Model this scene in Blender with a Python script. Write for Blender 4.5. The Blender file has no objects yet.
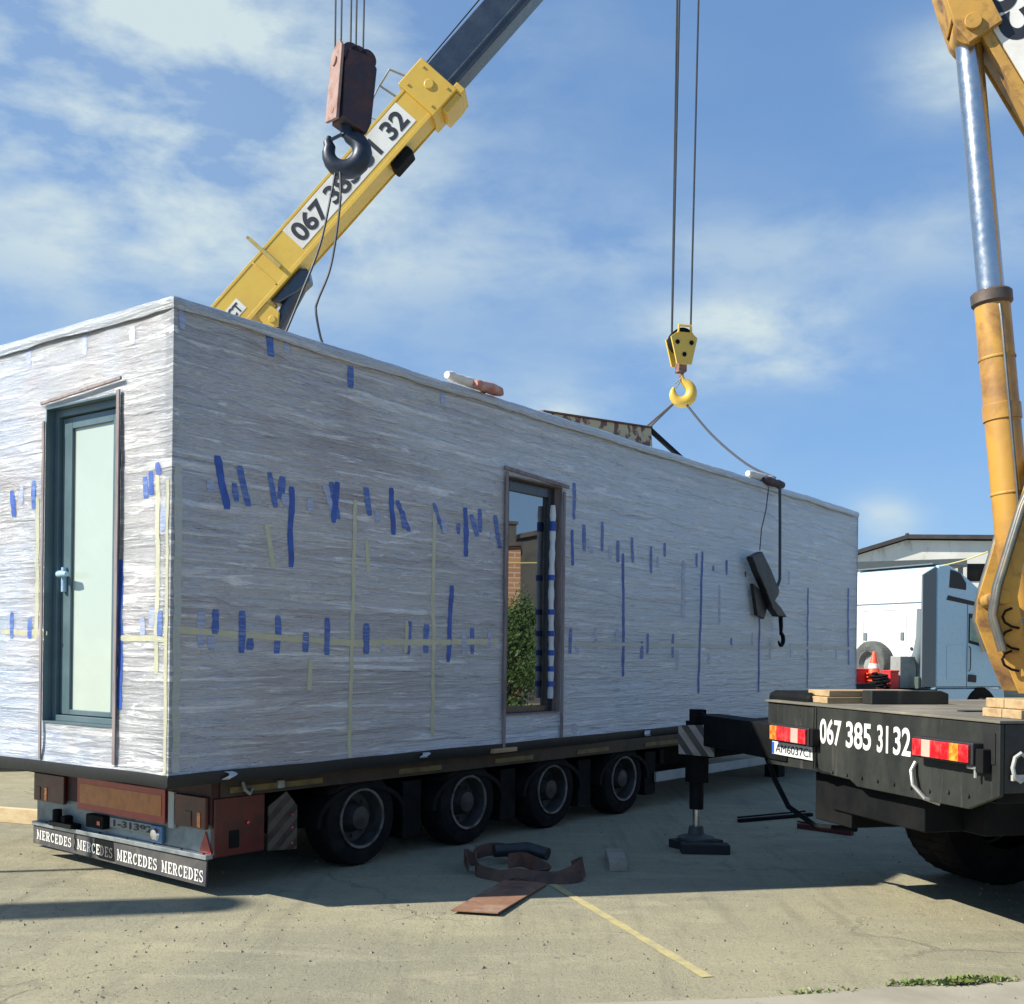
import bpy, math, random
from mathutils import Vector, Matrix, noise
random.seed(7)
R = math.radians
scene = bpy.context.scene
COL = scene.collection

# ---------------------------------------------------------------- camera, sky, sun, exposure
cam_d = bpy.data.cameras.new('camera')
cam = bpy.data.objects.new('camera', cam_d)
COL.objects.link(cam)
cam_d.sensor_fit = 'HORIZONTAL'
cam_d.sensor_width = 36.0
cam_d.lens = 1109.0 * 36.0 / 1024.0
cam_d.shift_y = 149.8 / 1024.0
cam_d.clip_start = 0.05
cam_d.clip_end = 3000
ro = R(0.72)
cx, cz = Vector((math.cos(ro), 0, math.sin(ro))), Vector((-math.sin(ro), 0, math.cos(ro)))
cy = Vector((0, -1, 0))
cam.matrix_world = Matrix(((cx.x, cz.x, cy.x, 0.0), (cx.y, cz.y, cy.y, 0.0), (cx.z, cz.z, cy.z, 1.65), (0, 0, 0, 1)))
scene.camera = cam

SUN_EL = 38.0
sun_to = Vector((-.975 * math.cos(R(SUN_EL)), -.223 * math.cos(R(SUN_EL)), math.sin(R(SUN_EL))))
sd = bpy.data.lights.new('sun', 'SUN')
sd.energy = 5.0
sd.angle = R(0.55)
sd.color = (1.0, 0.94, 0.82)
sun = bpy.data.objects.new('sun', sd)
sun.rotation_euler = (-sun_to).to_track_quat('-Z', 'Y').to_euler()
sun.location = (-20, -5, 20)
COL.objects.link(sun)

world = bpy.data.worlds.new('World')
scene.world = world
world.use_nodes = True
wn, wl = world.node_tree.nodes, world.node_tree.links
wn.clear()
def wnode(t, **k):
    n = wn.new(t)
    for a, b in k.items(): setattr(n, a, b)
    return n
sky = wnode('ShaderNodeTexSky', sky_type='NISHITA', sun_disc=False)
sky.sun_elevation = R(SUN_EL)
sky.sun_rotation = math.atan2(-.975, -.223)
sky.altitude = 100
sky.air_density = 1.0
sky.dust_density = 0.3
sky.ozone_density = 4.0
tc = wnode('ShaderNodeTexCoord')
mp = wnode('ShaderNodeMapping'); mp.inputs['Scale'].default_value = (1.6, 1.6, 3.4)
wl.new(tc.outputs['Generated'], mp.inputs['Vector'])
cn = wnode('ShaderNodeTexNoise'); cn.inputs['Scale'].default_value = 4.2; cn.inputs['Detail'].default_value = 10
cn.inputs['Roughness'].default_value = .58; cn.inputs['Distortion'].default_value = .12
wl.new(mp.outputs[0], cn.inputs['Vector'])
def wmath(op, a, b=None, clamp=False):
    n = wnode('ShaderNodeMath', operation=op, use_clamp=clamp)
    for i, v in enumerate((a, b)):
        if v is None: continue
        if isinstance(v, (int, float)): n.inputs[i].default_value = v
        else: wl.new(v, n.inputs[i])
    return n.outputs[0]
# cloud banks: where in the sky a bank stands (compass direction, width, height, weight)
BANKS = [((-.40, 1, .60), .26, .17, .72), ((-.30, 1, .46), .18, .12, .50), ((-.10, 1, .38), .22, .06, .26), ((.15, 1, .36), .30, .03, .20),
         ((.205, 1, .30), .085, .022, .85), ((.235, 1, .262), .075, .018, .8), ((.41, 1, .535), .055, .03, .9), ((.335, 1, .125), .03, .02, .6),
         ((.02, 1, .22), .16, .05, .30), ((.45, 1, .40), .22, .04, .30), ((-.42, 1, .36), .2, .06, .22), ((.04, 1, .215), .025, .014, .5), ((1.6, .6, .5), .5, .12, .4)]
sep = wnode('ShaderNodeSeparateXYZ')
total = None
for d, sw, sh, wt in BANKS:
    d = Vector(d).normalized()
    side = Vector((d.y, -d.x, 0)).normalized(); up = side.cross(d).normalized()
    def dotn(v):
        n = wnode('ShaderNodeVectorMath', operation='DOT_PRODUCT'); n.inputs[1].default_value = v
        wl.new(tc.outputs['Generated'], n.inputs[0]); return n.outputs['Value']
    a = wmath('DIVIDE', dotn(side), sw); b = wmath('DIVIDE', dotn(up), sh)
    e = wmath('EXPONENT', wmath('MULTIPLY', wmath('ADD', wmath('MULTIPLY', a, a), wmath('MULTIPLY', b, b)), -1.0))
    f = wmath('MULTIPLY', wmath('MULTIPLY', e, wmath('GREATER_THAN', dotn(d), 0.0)), wt)
    total = f if total is None else wmath('ADD', total, f)
cr = wnode('ShaderNodeMapRange'); cr.inputs['From Min'].default_value = .40; cr.inputs['From Max'].default_value = .64
wl.new(cn.outputs['Fac'], cr.inputs['Value'])
cover = wmath('MULTIPLY', total, wmath('ADD', wmath('MULTIPLY', cr.outputs[0], 1.15), .17), clamp=True)
tint = wnode('ShaderNodeMix', data_type='RGBA', blend_type='MULTIPLY')
tint.inputs[0].default_value = 1.0
tint.inputs[7].default_value = (1.27, 1.88, 2.68, 1)
gam = wnode('ShaderNodeGamma'); gam.inputs['Gamma'].default_value = 0.46
wl.new(sky.outputs[0], gam.inputs['Color']); wl.new(gam.outputs[0], tint.inputs[6])
mx = wnode('ShaderNodeMix', data_type='RGBA')
mx.inputs[7].default_value = (4.7, 5.6, 5.9, 1)
wl.new(cover, mx.inputs[0]); wl.new(tint.outputs[2], mx.inputs[6])
bg = wnode('ShaderNodeBackground'); bg.inputs['Strength'].default_value = 0.081
wl.new(mx.outputs[2], bg.inputs['Color'])
wo = wnode('ShaderNodeOutputWorld'); wl.new(bg.outputs[0], wo.inputs['Surface'])

scene.view_settings.view_transform = 'Standard'
scene.view_settings.look = 'None'
scene.view_settings.exposure = 0.75
scene.view_settings.gamma = 1.0
scene.cycles.max_bounces = 6
scene.cycles.use_denoising = True

# ---------------------------------------------------------------- materials
MATS = {}
def rgb(c): return (c[0], c[1], c[2], 1.0)
class NT:
    def __init__(s, m):
        s.n, s.l = m.node_tree.nodes, m.node_tree.links
    def new(s, t, **k):
        n = s.n.new(t)
        for a, b in k.items(): setattr(n, a, b)
        return n
    def coords(s, scale=(1, 1, 1), rot=(0, 0, 0)):
        t = s.new('ShaderNodeTexCoord'); m = s.new('ShaderNodeMapping')
        m.inputs['Scale'].default_value = scale; m.inputs['Rotation'].default_value = rot
        s.l.new(t.outputs['Object'], m.inputs['Vector']); return m.outputs[0]
    def noise(s, vec, scale, detail=4, rough=.55, dist=0.0):
        n = s.new('ShaderNodeTexNoise'); n.inputs['Scale'].default_value = scale; n.inputs['Detail'].default_value = detail
        n.inputs['Roughness'].default_value = rough; n.inputs['Distortion'].default_value = dist
        s.l.new(vec, n.inputs['Vector']); return n.outputs['Fac']
    def ramp(s, v, lo, hi, a=0.0, b=1.0):
        n = s.new('ShaderNodeMapRange'); n.inputs['From Min'].default_value = lo; n.inputs['From Max'].default_value = hi
        n.inputs['To Min'].default_value = a; n.inputs['To Max'].default_value = b
        s.l.new(v, n.inputs['Value']); return n.outputs[0]
    def mix(s, f, a, b):
        n = s.new('ShaderNodeMix', data_type='RGBA')
        for i, v in ((0, f), (6, a), (7, b)):
            if isinstance(v, (int, float)): n.inputs[i].default_value = v
            elif isinstance(v, tuple): n.inputs[i].default_value = rgb(v)
            else: s.l.new(v, n.inputs[i])
        return n.outputs[2]
    def math(s, op, a, b=0.0):
        n = s.new('ShaderNodeMath', operation=op)
        for i, v in enumerate((a, b)):
            if isinstance(v, (int, float)): n.inputs[i].default_value = v
            else: s.l.new(v, n.inputs[i])
        return n.outputs[0]
    def bump(s, h, strength, dist=.01, prev=None):
        n = s.new('ShaderNodeBump'); n.inputs['Strength'].default_value = strength; n.inputs['Distance'].default_value = dist
        s.l.new(h, n.inputs['Height'])
        if prev is not None: s.l.new(prev, n.inputs['Normal'])
        return n.outputs[0]
def newmat(name):
    m = bpy.data.materials.new(name); m.use_nodes = True
    return m, NT(m), m.node_tree.nodes['Principled BSDF']
def mat(name, c, rough=.6, metal=0.0, c2=None, scale=4.0, lo=.45, hi=.65, stretch=(1, 1, 1), bump=0.0, bscale=60.0, bdist=.004,
        coat=0.0, c3=None, scale3=1.5, lo3=.5, hi3=.7, stretch3=(1, 1, 1), spec=.5, emit=None, es=0.0, grain=.10):
    if name in MATS: return MATS[name]
    m, t, p = newmat(name)
    co = t.coords(stretch)
    base = None
    src = rgb(c)
    if c2 is not None:
        base = t.mix(t.ramp(t.noise(co, scale, 6, .6, .3), lo, hi), c, c2)
    else:
        g = t.ramp(t.noise(t.coords(), 9.0, 5, .65), .3, .7, 1 - grain, 1 + grain)
        mm = t.new('ShaderNodeVectorMath', operation='SCALE'); mm.inputs[0].default_value = c
        t.l.new(g, mm.inputs['Scale']); base = mm.outputs[0]
    if c3 is not None:
        base = t.mix(t.ramp(t.noise(t.coords(stretch3), scale3, 6, .65, .4), lo3, hi3), base, c3)
    t.l.new(base, p.inputs['Base Color'])
    rn = t.ramp(t.noise(t.coords(), 14, 3), .3, .7, max(0, rough - .07), min(1, rough + .07))
    t.l.new(rn, p.inputs['Roughness'])
    p.inputs['Metallic'].default_value = metal
    p.inputs['Coat Weight'].default_value = coat
    p.inputs['Coat Roughness'].default_value = .15
    p.inputs['Specular IOR Level'].default_value = spec
    if bump: t.l.new(t.bump(t.noise(t.coords(stretch), bscale, 5, .6), bump, bdist), p.inputs['Normal'])
    if emit:
        p.inputs['Emission Color'].default_value = rgb(emit); p.inputs['Emission Strength'].default_value = es
    MATS[name] = m
    return m

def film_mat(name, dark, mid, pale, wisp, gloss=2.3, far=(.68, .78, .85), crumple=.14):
    m, t, p = newmat(name)
    # boards and foil showing through the film, in broad patches, with sky reflection painted in towards the far end
    base = t.mix(t.ramp(t.noise(t.coords((.42, .42, .75), (0, R(4), 0)), 1.1, 5, .6, .5), .38, .62), dark, mid)
    base = t.mix(t.ramp(t.noise(t.coords((.55, .55, .5)), .75, 3, .5, .2), .54, .70, 0, .45), base, (.24, .36, .62))
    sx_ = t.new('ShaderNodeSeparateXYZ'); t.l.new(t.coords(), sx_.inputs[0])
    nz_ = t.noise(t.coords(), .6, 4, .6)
    far_sheen = t.ramp(t.math('ADD', sx_.outputs[0], t.math('MULTIPLY', nz_, 5.0)), 3.6, 8.5, 0, .8)
    base = t.mix(far_sheen, base, far)
    # bare brown board showing through high up behind the first third of the wall
    bx = t.math('ABSOLUTE', t.math('SUBTRACT', sx_.outputs[0], 1.55)); bz = t.math('ABSOLUTE', t.math('SUBTRACT', sx_.outputs[2], 3.05))
    bd = t.math('ADD', t.math('ADD', bx, t.math('MULTIPLY', bz, 1.5)), t.math('MULTIPLY', t.noise(t.coords(), 2.2, 5, .65), 1.1))
    base = t.mix(t.ramp(bd, .95, 1.75, .75, 0), base, (.19, .125, .10))
    foil = t.math('MULTIPLY', t.ramp(sx_.outputs[0], .10, .75, 1, 0), t.ramp(t.noise(t.coords((.5, .5, .5)), 1.7, 3), .40, .58, 0, .6))
    base = t.mix(foil, base, (.22, .38, .60))
    # silvery foil on the end wall beside the door
    silver = t.math('MULTIPLY', t.ramp(sx_.outputs[0], .02, .05, 1, 0), t.ramp(t.math('ADD', sx_.outputs[1], t.math('MULTIPLY', nz_, .25)), .62, .78, .9, 0))
    base = t.mix(silver, base, (.20, .22, .24))
    # windings
    streak = t.noise(t.coords((.18, .18, 3.0), (0, R(4), 0)), 1.9, 8, .64, .8)
    base = t.mix(t.ramp(streak, .36, .76, 0, .38), base, pale)
    fine = t.noise(t.coords((.55, .55, 40.0)), 2.0, 6, .65, .2)
    base = t.mix(t.ramp(fine, .42, .66, 0, .22), base, pale)
    # overlapping bands of film, each lap a little milkier along its edge
    zz_ = t.math('ADD', t.math('MULTIPLY', sx_.outputs[2], 2.3), t.math('ADD', t.math('MULTIPLY', sx_.outputs[0], .07), t.math('MULTIPLY', nz_, .9)))
    lap = t.math('FRACT', zz_)
    base = t.mix(t.ramp(lap, .0, 1.0, .34, 0), base, pale)
    base = t.mix(t.ramp(lap, .93, .985, 0, .35), base, dark)
    # crumpled creases: three families of short slanting folds
    mask = t.noise(t.coords(), 1.1, 4, .6)
    w1 = t.noise(t.coords((.22, .22, 10.0), (0, R(10), 0)), 2.0, 8, .68, .5)
    w2 = t.noise(t.coords((.40, .40, 9.0), (0, R(-26), 0)), 2.0, 8, .70, .6)
    w3 = t.noise(t.coords((1.1, 1.1, 11.0), (R(-38), R(38), 0)), 1.8, 7, .70, .9)
    base = t.mix(t.math('MULTIPLY', t.ramp(w1, .57, .63), t.ramp(mask, .40, .60, .04, .50)), base, wisp)
    base = t.mix(t.math('MULTIPLY', t.ramp(w2, .535, .60), t.ramp(mask, .60, .44, .06, .75)), base, wisp)
    base = t.mix(t.math('MULTIPLY', t.ramp(w3, .56, .62), t.math('MAXIMUM', t.ramp(mask, .50, .60, 0, .85), silver)), base, wisp)
    t.l.new(base, p.inputs['Base Color'])
    p.inputs['Roughness'].default_value = .45
    v = t.new('ShaderNodeTexVoronoi', feature='SMOOTH_F1'); v.inputs['Scale'].default_value = 5.0; v.inputs['Smoothness'].default_value = .25
    nn = t.new('ShaderNodeTexNoise'); nn.inputs['Scale'].default_value = 2.5; nn.inputs['Detail'].default_value = 5
    cc = t.coords((.7, .7, 2.6), (0, R(-14), 0)); t.l.new(cc, nn.inputs['Vector'])
    ad = t.new('ShaderNodeVectorMath', operation='MULTIPLY_ADD'); ad.inputs[1].default_value = (.55, .55, .55)
    t.l.new(nn.outputs['Color'], ad.inputs[0]); t.l.new(cc, ad.inputs[2]); t.l.new(ad.outputs[0], v.inputs['Vector'])
    n = t.bump(v.outputs['Distance'], crumple, .06)
    n = t.bump(fine, .30, .008, n)
    n = t.bump(streak, .35, .06, n)
    n = t.bump(w1, .55, .05, n)
    n = t.bump(w2, .65, .05, n)
    n = t.bump(w3, .6, .04, n)
    t.l.new(n, p.inputs['Normal'])
    p.inputs['Coat Weight'].default_value = 1.0
    p.inputs['Coat Roughness'].default_value = .10
    p.inputs['Coat IOR'].default_value = gloss
    t.l.new(n, p.inputs['Coat Normal'])
    MATS[name] = m
    return m
def tape_mat(name, c, c2, film, lo, hi, cw=.9):
    """tape, partly dulled by the film wound over it"""
    m, t, p = newmat(name)
    base = t.mix(t.ramp(t.noise(t.coords((1, 1, 1)), 11, 4, .6), .35, .65), c, c2)
    base = t.mix(t.ramp(t.noise(t.coords((1.5, 1.5, 20)), 3.0, 6, .7, .4), lo, hi), base, film)
    t.l.new(base, p.inputs['Base Color']); p.inputs['Roughness'].default_value = .4
    n = t.bump(t.noise(t.coords((3, 3, 12)), 7, 6, .7, .5), .5, .01)
    t.l.new(n, p.inputs['Normal']); t.l.new(n, p.inputs['Coat Normal'])
    p.inputs['Coat Weight'].default_value = cw; p.inputs['Coat Roughness'].default_value = .2; p.inputs['Coat IOR'].default_value = 1.6
    MATS[name] = m
    return m

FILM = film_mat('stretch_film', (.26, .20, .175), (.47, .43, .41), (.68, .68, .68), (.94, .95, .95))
FILM_END = film_mat('stretch_film_end', (.21, .195, .19), (.33, .32, .32), (.50, .50, .51), (.82, .83, .84), 2.2, (.3, .3, .3), .30)  # end-wall copy of the film, colours darkened against the sun on it
FILMTOP = film_mat('roof_film', (.36, .38, .40), (.44, .46, .48), (.58, .60, .62), (.86, .88, .90), 2.0)
M_BLACKBASE = mat('black_membrane', (.012, .015, .017), .55, bump=.4, bscale=20)
M_LATH = mat('weathered_lath', (.24, .20, .20), .75, c2=(.15, .125, .13), scale=6, stretch=(4, 4, .6), bump=.4, bscale=40)
M_BLUE_V = tape_mat('blue_tape', (.005, .045, .28), (.010, .09, .42), (.12, .24, .50), .62, .92, .2)
M_BLUE_S = tape_mat('blue_tape_under_film', (.010, .06, .31), (.025, .11, .42), (.26, .34, .48), .46, .82, .35)
M_BLUE_F = tape_mat('blue_tape_deep_under_film', (.10, .19, .46), (.16, .25, .50), (.40, .42, .48), .34, .62)
M_BEIGE = tape_mat('beige_tape', (.48, .47, .29), (.40, .40, .28), (.48, .48, .48), .52, .85)
M_BEIGE_F = tape_mat('beige_tape_under_film', (.36, .41, .28), (.30, .36, .30), (.42, .43, .46), .36, .62)
M_TEAL = mat('dark_teal_frame', (.075, .125, .145), .35, c2=(.10, .155, .175), scale=3, coat=.3)
M_ANTH = mat('anthracite_frame', (.028, .034, .042), .3, coat=.3)
M_FROST = mat('frosted_glass', (.42, .49, .43), .18, c2=(.47, .54, .48), scale=1.2, coat=1.0)
M_GLASSDARK = mat('dark_mirror_glass', (.012, .014, .016), .02, spec=1.0, grain=0, metal=0.0)
_p = MATS['dark_mirror_glass'].node_tree.nodes['Principled BSDF']
for l in list(_p.inputs['Roughness'].links): MATS['dark_mirror_glass'].node_tree.links.remove(l)
_p.inputs['Roughness'].default_value = .01
_p.inputs['IOR'].default_value = 2.3
M_BLACK = mat('black_steel', (.004, .005, .006), .7, c2=(.010, .010, .010), scale=3, bump=.2, bscale=20, spec=.15)
M_ROOFSHEET = mat('roof_sheet_film', (.40, .42, .44), .35, c2=(.28, .29, .30), scale=3, stretch=(.6, .6, 6), bump=.25, bscale=8, bdist=.008, coat=.6)
M_OLDTYRE = mat('grey_old_tyre', (.07, .08, .078), .85, c2=(.11, .12, .11), scale=6)
M_RUBBER = mat('tyre_rubber', (.006, .006, .007), .9, c2=(.015, .0135, .0125), scale=6, bump=.3, bscale=40, spec=.2)
M_RIM = mat('painted_rim', (.055, .055, .055), .5, metal=.3, c2=(.025, .024, .022), scale=8)
M_REDDARK = mat('dark_red_paint', (.085, .006, .006), .4, c2=(.035, .005, .005), scale=6, coat=.3)
M_MAROON = mat('maroon_steel', (.05, .012, .011), .6, c2=(.022, .008, .008), scale=5, bump=.2)
M_ORANGE = mat('orange_reflector', (.50, .15, .015), .4, c2=(.38, .10, .012), scale=12, coat=.5)
M_RED = mat('red_reflector', (.36, .015, .012), .4, coat=.5)
M_REDLENS = mat('red_lens', (.55, .012, .018), .12, c2=(.85, .07, .07), scale=22, coat=1.0)
M_ORLENS = mat('orange_lens', (.75, .13, .01), .12, c2=(.95, .40, .06), scale=22, coat=1.0)
M_WHLENS = mat('clear_lens', (.72, .40, .33), .15, coat=1.0)
M_PALEBLUE = mat('pale_blue_paint', (.22, .275, .29), .45, c2=(.11, .145, .15), scale=3, c3=(.10, .09, .08), scale3=7, lo3=.6, hi3=.72, coat=.2)
M_SILVER = mat('aluminium_strip', (.42, .47, .50), .32, metal=.7, c2=(.28, .32, .35), scale=8, stretch=(6, 1, 1))
M_FLAP = mat('grey_rubber_flap', (.055, .055, .06), .75, c2=(.09, .085, .08), scale=4, c3=(.15, .13, .10), scale3=9, lo3=.58, hi3=.75)
M_LETTER = mat('white_lettering', (.72, .71, .68), .55, c2=(.55, .54, .50), scale=25, lo=.5, hi=.75)
M_LETTER_D = mat('faded_lettering', (.10, .10, .10), .7)
M_BLACKLET = mat('black_lettering', (.02, .022, .03), .5, grain=.2)
M_DIRTYBLACK = mat('dusty_black_steel', (.011, .013, .012), .6, c2=(.028, .031, .027), scale=1.6, stretch=(2.2, 2.2, .5), lo=.42, hi=.68,
                   c3=(.10, .097, .08), scale3=2.4, lo3=.60, hi3=.80, stretch3=(3, 3, .35), bump=.25, bscale=25)
M_DECK = mat('dusty_chequer_deck', (.13, .12, .095), .8, c2=(.24, .215, .165), scale=2, c3=(.07, .065, .055), scale3=5, lo3=.6, hi3=.7, bump=.4, bscale=60)
M_WOOD = mat('sawn_timber', (.42, .30, .16), .75, c2=(.30, .20, .10), scale=2, stretch=(1, 9, 9), bump=.4, bscale=18, c3=(.16, .12, .08), scale3=3, lo3=.6, hi3=.75)
M_PALEWOOD = mat('pale_timber', (.58, .45, .26), .75, c2=(.48, .35, .19), scale=2, stretch=(1, 9, 9), bump=.3, bscale=18)
M_YELLOW = mat('crane_yellow', (.66, .44, .06), .38, c2=(.60, .38, .055), scale=1.2, coat=.35, c3=(.35, .24, .08), scale3=5, lo3=.66, hi3=.80)
M_YELLOWOLD = mat('old_crane_yellow', (.48, .27, .05), .6, c2=(.36, .20, .055), scale=2.2, c3=(.14, .075, .04), scale3=4.5, lo3=.50, hi3=.68, bump=.15, bscale=15)
M_NAVY = mat('navy_boom_paint', (.020, .032, .055), .3, c2=(.035, .05, .075), scale=2.5, coat=.5)
M_CHROME = mat('chrome_rod', (.55, .56, .56), .27, metal=1.0, grain=.05)
M_RUST = mat('rusty_hook_block', (.14, .07, .055), .7, c2=(.30, .17, .14), scale=5, c3=(.07, .035, .03), scale3=8, lo3=.5, hi3=.65, bump=.4, bscale=25)
M_RUSTDARK = mat('dark_rusty_steel', (.035, .024, .034), .6, c2=(.085, .032, .03), scale=7, bump=.4, bscale=25)
M_RUSTPLATE = mat('rusty_plate', (.23, .12, .07), .8, c2=(.13, .065, .045), scale=5, c3=(.33, .22, .15), scale3=3, lo3=.55, hi3=.7, bump=.5, bscale=30)
M_BLUESTEEL = mat('dark_blue_steel', (.018, .027, .045), .45, metal=.3, c2=(.035, .045, .06), scale=6)
M_ROPE = mat('steel_rope', (.05, .055, .06), .5, metal=.5)
M_SLING = mat('grey_sling', (.07, .075, .09), .7)
M_PEELING = mat('peeling_cream_paint', (.56, .47, .28), .6, c2=(.17, .07, .045), scale=7, lo=.50, hi=.56, bump=.4, bscale=20)
M_CLOTH_R = mat('red_folded_cloth', (.42, .17, .14), .8, c2=(.55, .36, .32), scale=8, bump=.4, bscale=20)
M_CLOTH_W = mat('white_folded_cloth', (.74, .70, .62), .8, c2=(.60, .54, .46), scale=6, bump=.4, bscale=20)
M_BROWNSTRAP = mat('brown_strap', (.12, .062, .042), .85, c2=(.065, .04, .03), scale=8, bump=.5, bscale=50)
M_LEATHER = mat('black_leather', (.016, .017, .02), .45, c2=(.03, .03, .033), scale=9, bump=.3, bscale=30)
M_TRUCKWHITE = mat('white_cab_paint', (.72, .73, .73), .35, grain=0, coat=.5)
M_TRUCKBLUE = mat('light_blue_cab_side', (.46, .68, .82), .3, grain=0, coat=.6)  # cab colour, bluer than its back wall
M_TRUCKGREY = mat('grey_fairing', (.13, .165, .185), .45, grain=0)
M_PLASTICBLACK = mat('black_plastic', (.02, .02, .022), .5)
M_GREENGLASS = mat('green_tinted_glass', (.35, .50, .42), .08, coat=1.0, c2=(.24, .36, .32), scale=5)
M_CONE = mat('orange_cone_plastic', (.85, .10, .04), .45, grain=.08)
M_REDPAINT = mat('red_paint', (.68, .03, .035), .4, c2=(.50, .03, .03), scale=6)
M_GREYSTEEL = mat('grey_painted_steel', (.26, .28, .27), .5, c2=(.18, .19, .18), scale=5)
M_WALLWHITE = mat('whitewashed_wall', (.80, .80, .73), .85, c2=(.70, .69, .62), scale=.5, c3=(.30, .28, .24), scale3=.9, lo3=.60, hi3=.78, stretch3=(1.5, 1.5, .5), bump=.2, bscale=8)
M_WALLGREY = mat('grey_green_wall', (.24, .27, .24), .85, c2=(.19, .21, .19), scale=.8, bump=.2, bscale=8)
M_ROOFDARK = mat('dark_roof_sheet', (.055, .05, .05), .7, c2=(.09, .075, .07), scale=2)
M_CONCRETE = mat('concrete', (.33, .32, .29), .85, c2=(.26, .25, .22), scale=3, bump=.3, bscale=20)
M_DARKRENDER = mat('dark_render_wall', (.085, .085, .08), .9, c2=(.06, .06, .058), scale=1.5)

def brick_mat():
    m, t, p = newmat('brick_wall')
    b = t.new('ShaderNodeTexBrick')
    b.inputs['Color1'].default_value = (.42, .22, .11, 1); b.inputs['Color2'].default_value = (.34, .16, .085, 1)
    b.inputs['Mortar'].default_value = (.42, .38, .30, 1); b.inputs['Scale'].default_value = 1.0
    b.inputs['Brick Width'].default_value = .5; b.inputs['Row Height'].default_value = .16; b.inputs['Mortar Size'].default_value = .02
    tcx = t.new('ShaderNodeTexCoord'); s = t.new('ShaderNodeSeparateXYZ'); c = t.new('ShaderNodeCombineXYZ')
    t.l.new(tcx.outputs['Object'], s.inputs[0])
    t.l.new(t.math('ADD', s.outputs[0], s.outputs[1]), c.inputs[0]); t.l.new(s.outputs[2], c.inputs[1])
    t.l.new(c.outputs[0], b.inputs['Vector']); t.l.new(b.outputs[0], p.inputs['Base Color'])
    p.inputs['Roughness'].default_value = .9
    return m
M_BRICK = brick_mat()

def stripe_mat(name, a, b, scale, ang):
    m, t, p = newmat(name)
    w = t.new('ShaderNodeTexWave', wave_type='BANDS', bands_direction='X')
    w.inputs['Scale'].default_value = scale
    t.l.new(t.coords((1, 1, 1), ang), w.inputs['Vector'])
    dirt = t.ramp(t.noise(t.coords(), 9, 5), .35, .7, 0, .45)
    base = t.mix(t.ramp(w.outputs['Fac'], .46, .54), a, b)
    t.l.new(t.mix(dirt, base, (.10, .09, .08)), p.inputs['Base Color'])
    p.inputs['Roughness'].default_value = .5
    return m
def leaf_mat(name, c, c2):
    m, t, p = newmat(name)
    t.l.new(t.mix(t.ramp(t.noise(t.coords(), 3.0, 3), .35, .65), c, c2), p.inputs['Base Color'])
    p.inputs['Roughness'].default_value = .55
    p.inputs['Subsurface Weight'].default_value = 0
    return m
M_LEAF = leaf_mat('leaf_green', (.045, .10, .02), (.09, .16, .035))
M_BARK = mat('bark', (.10, .075, .05), .9, c2=(.06, .045, .03), scale=8, bump=.5, bscale=20)

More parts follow.
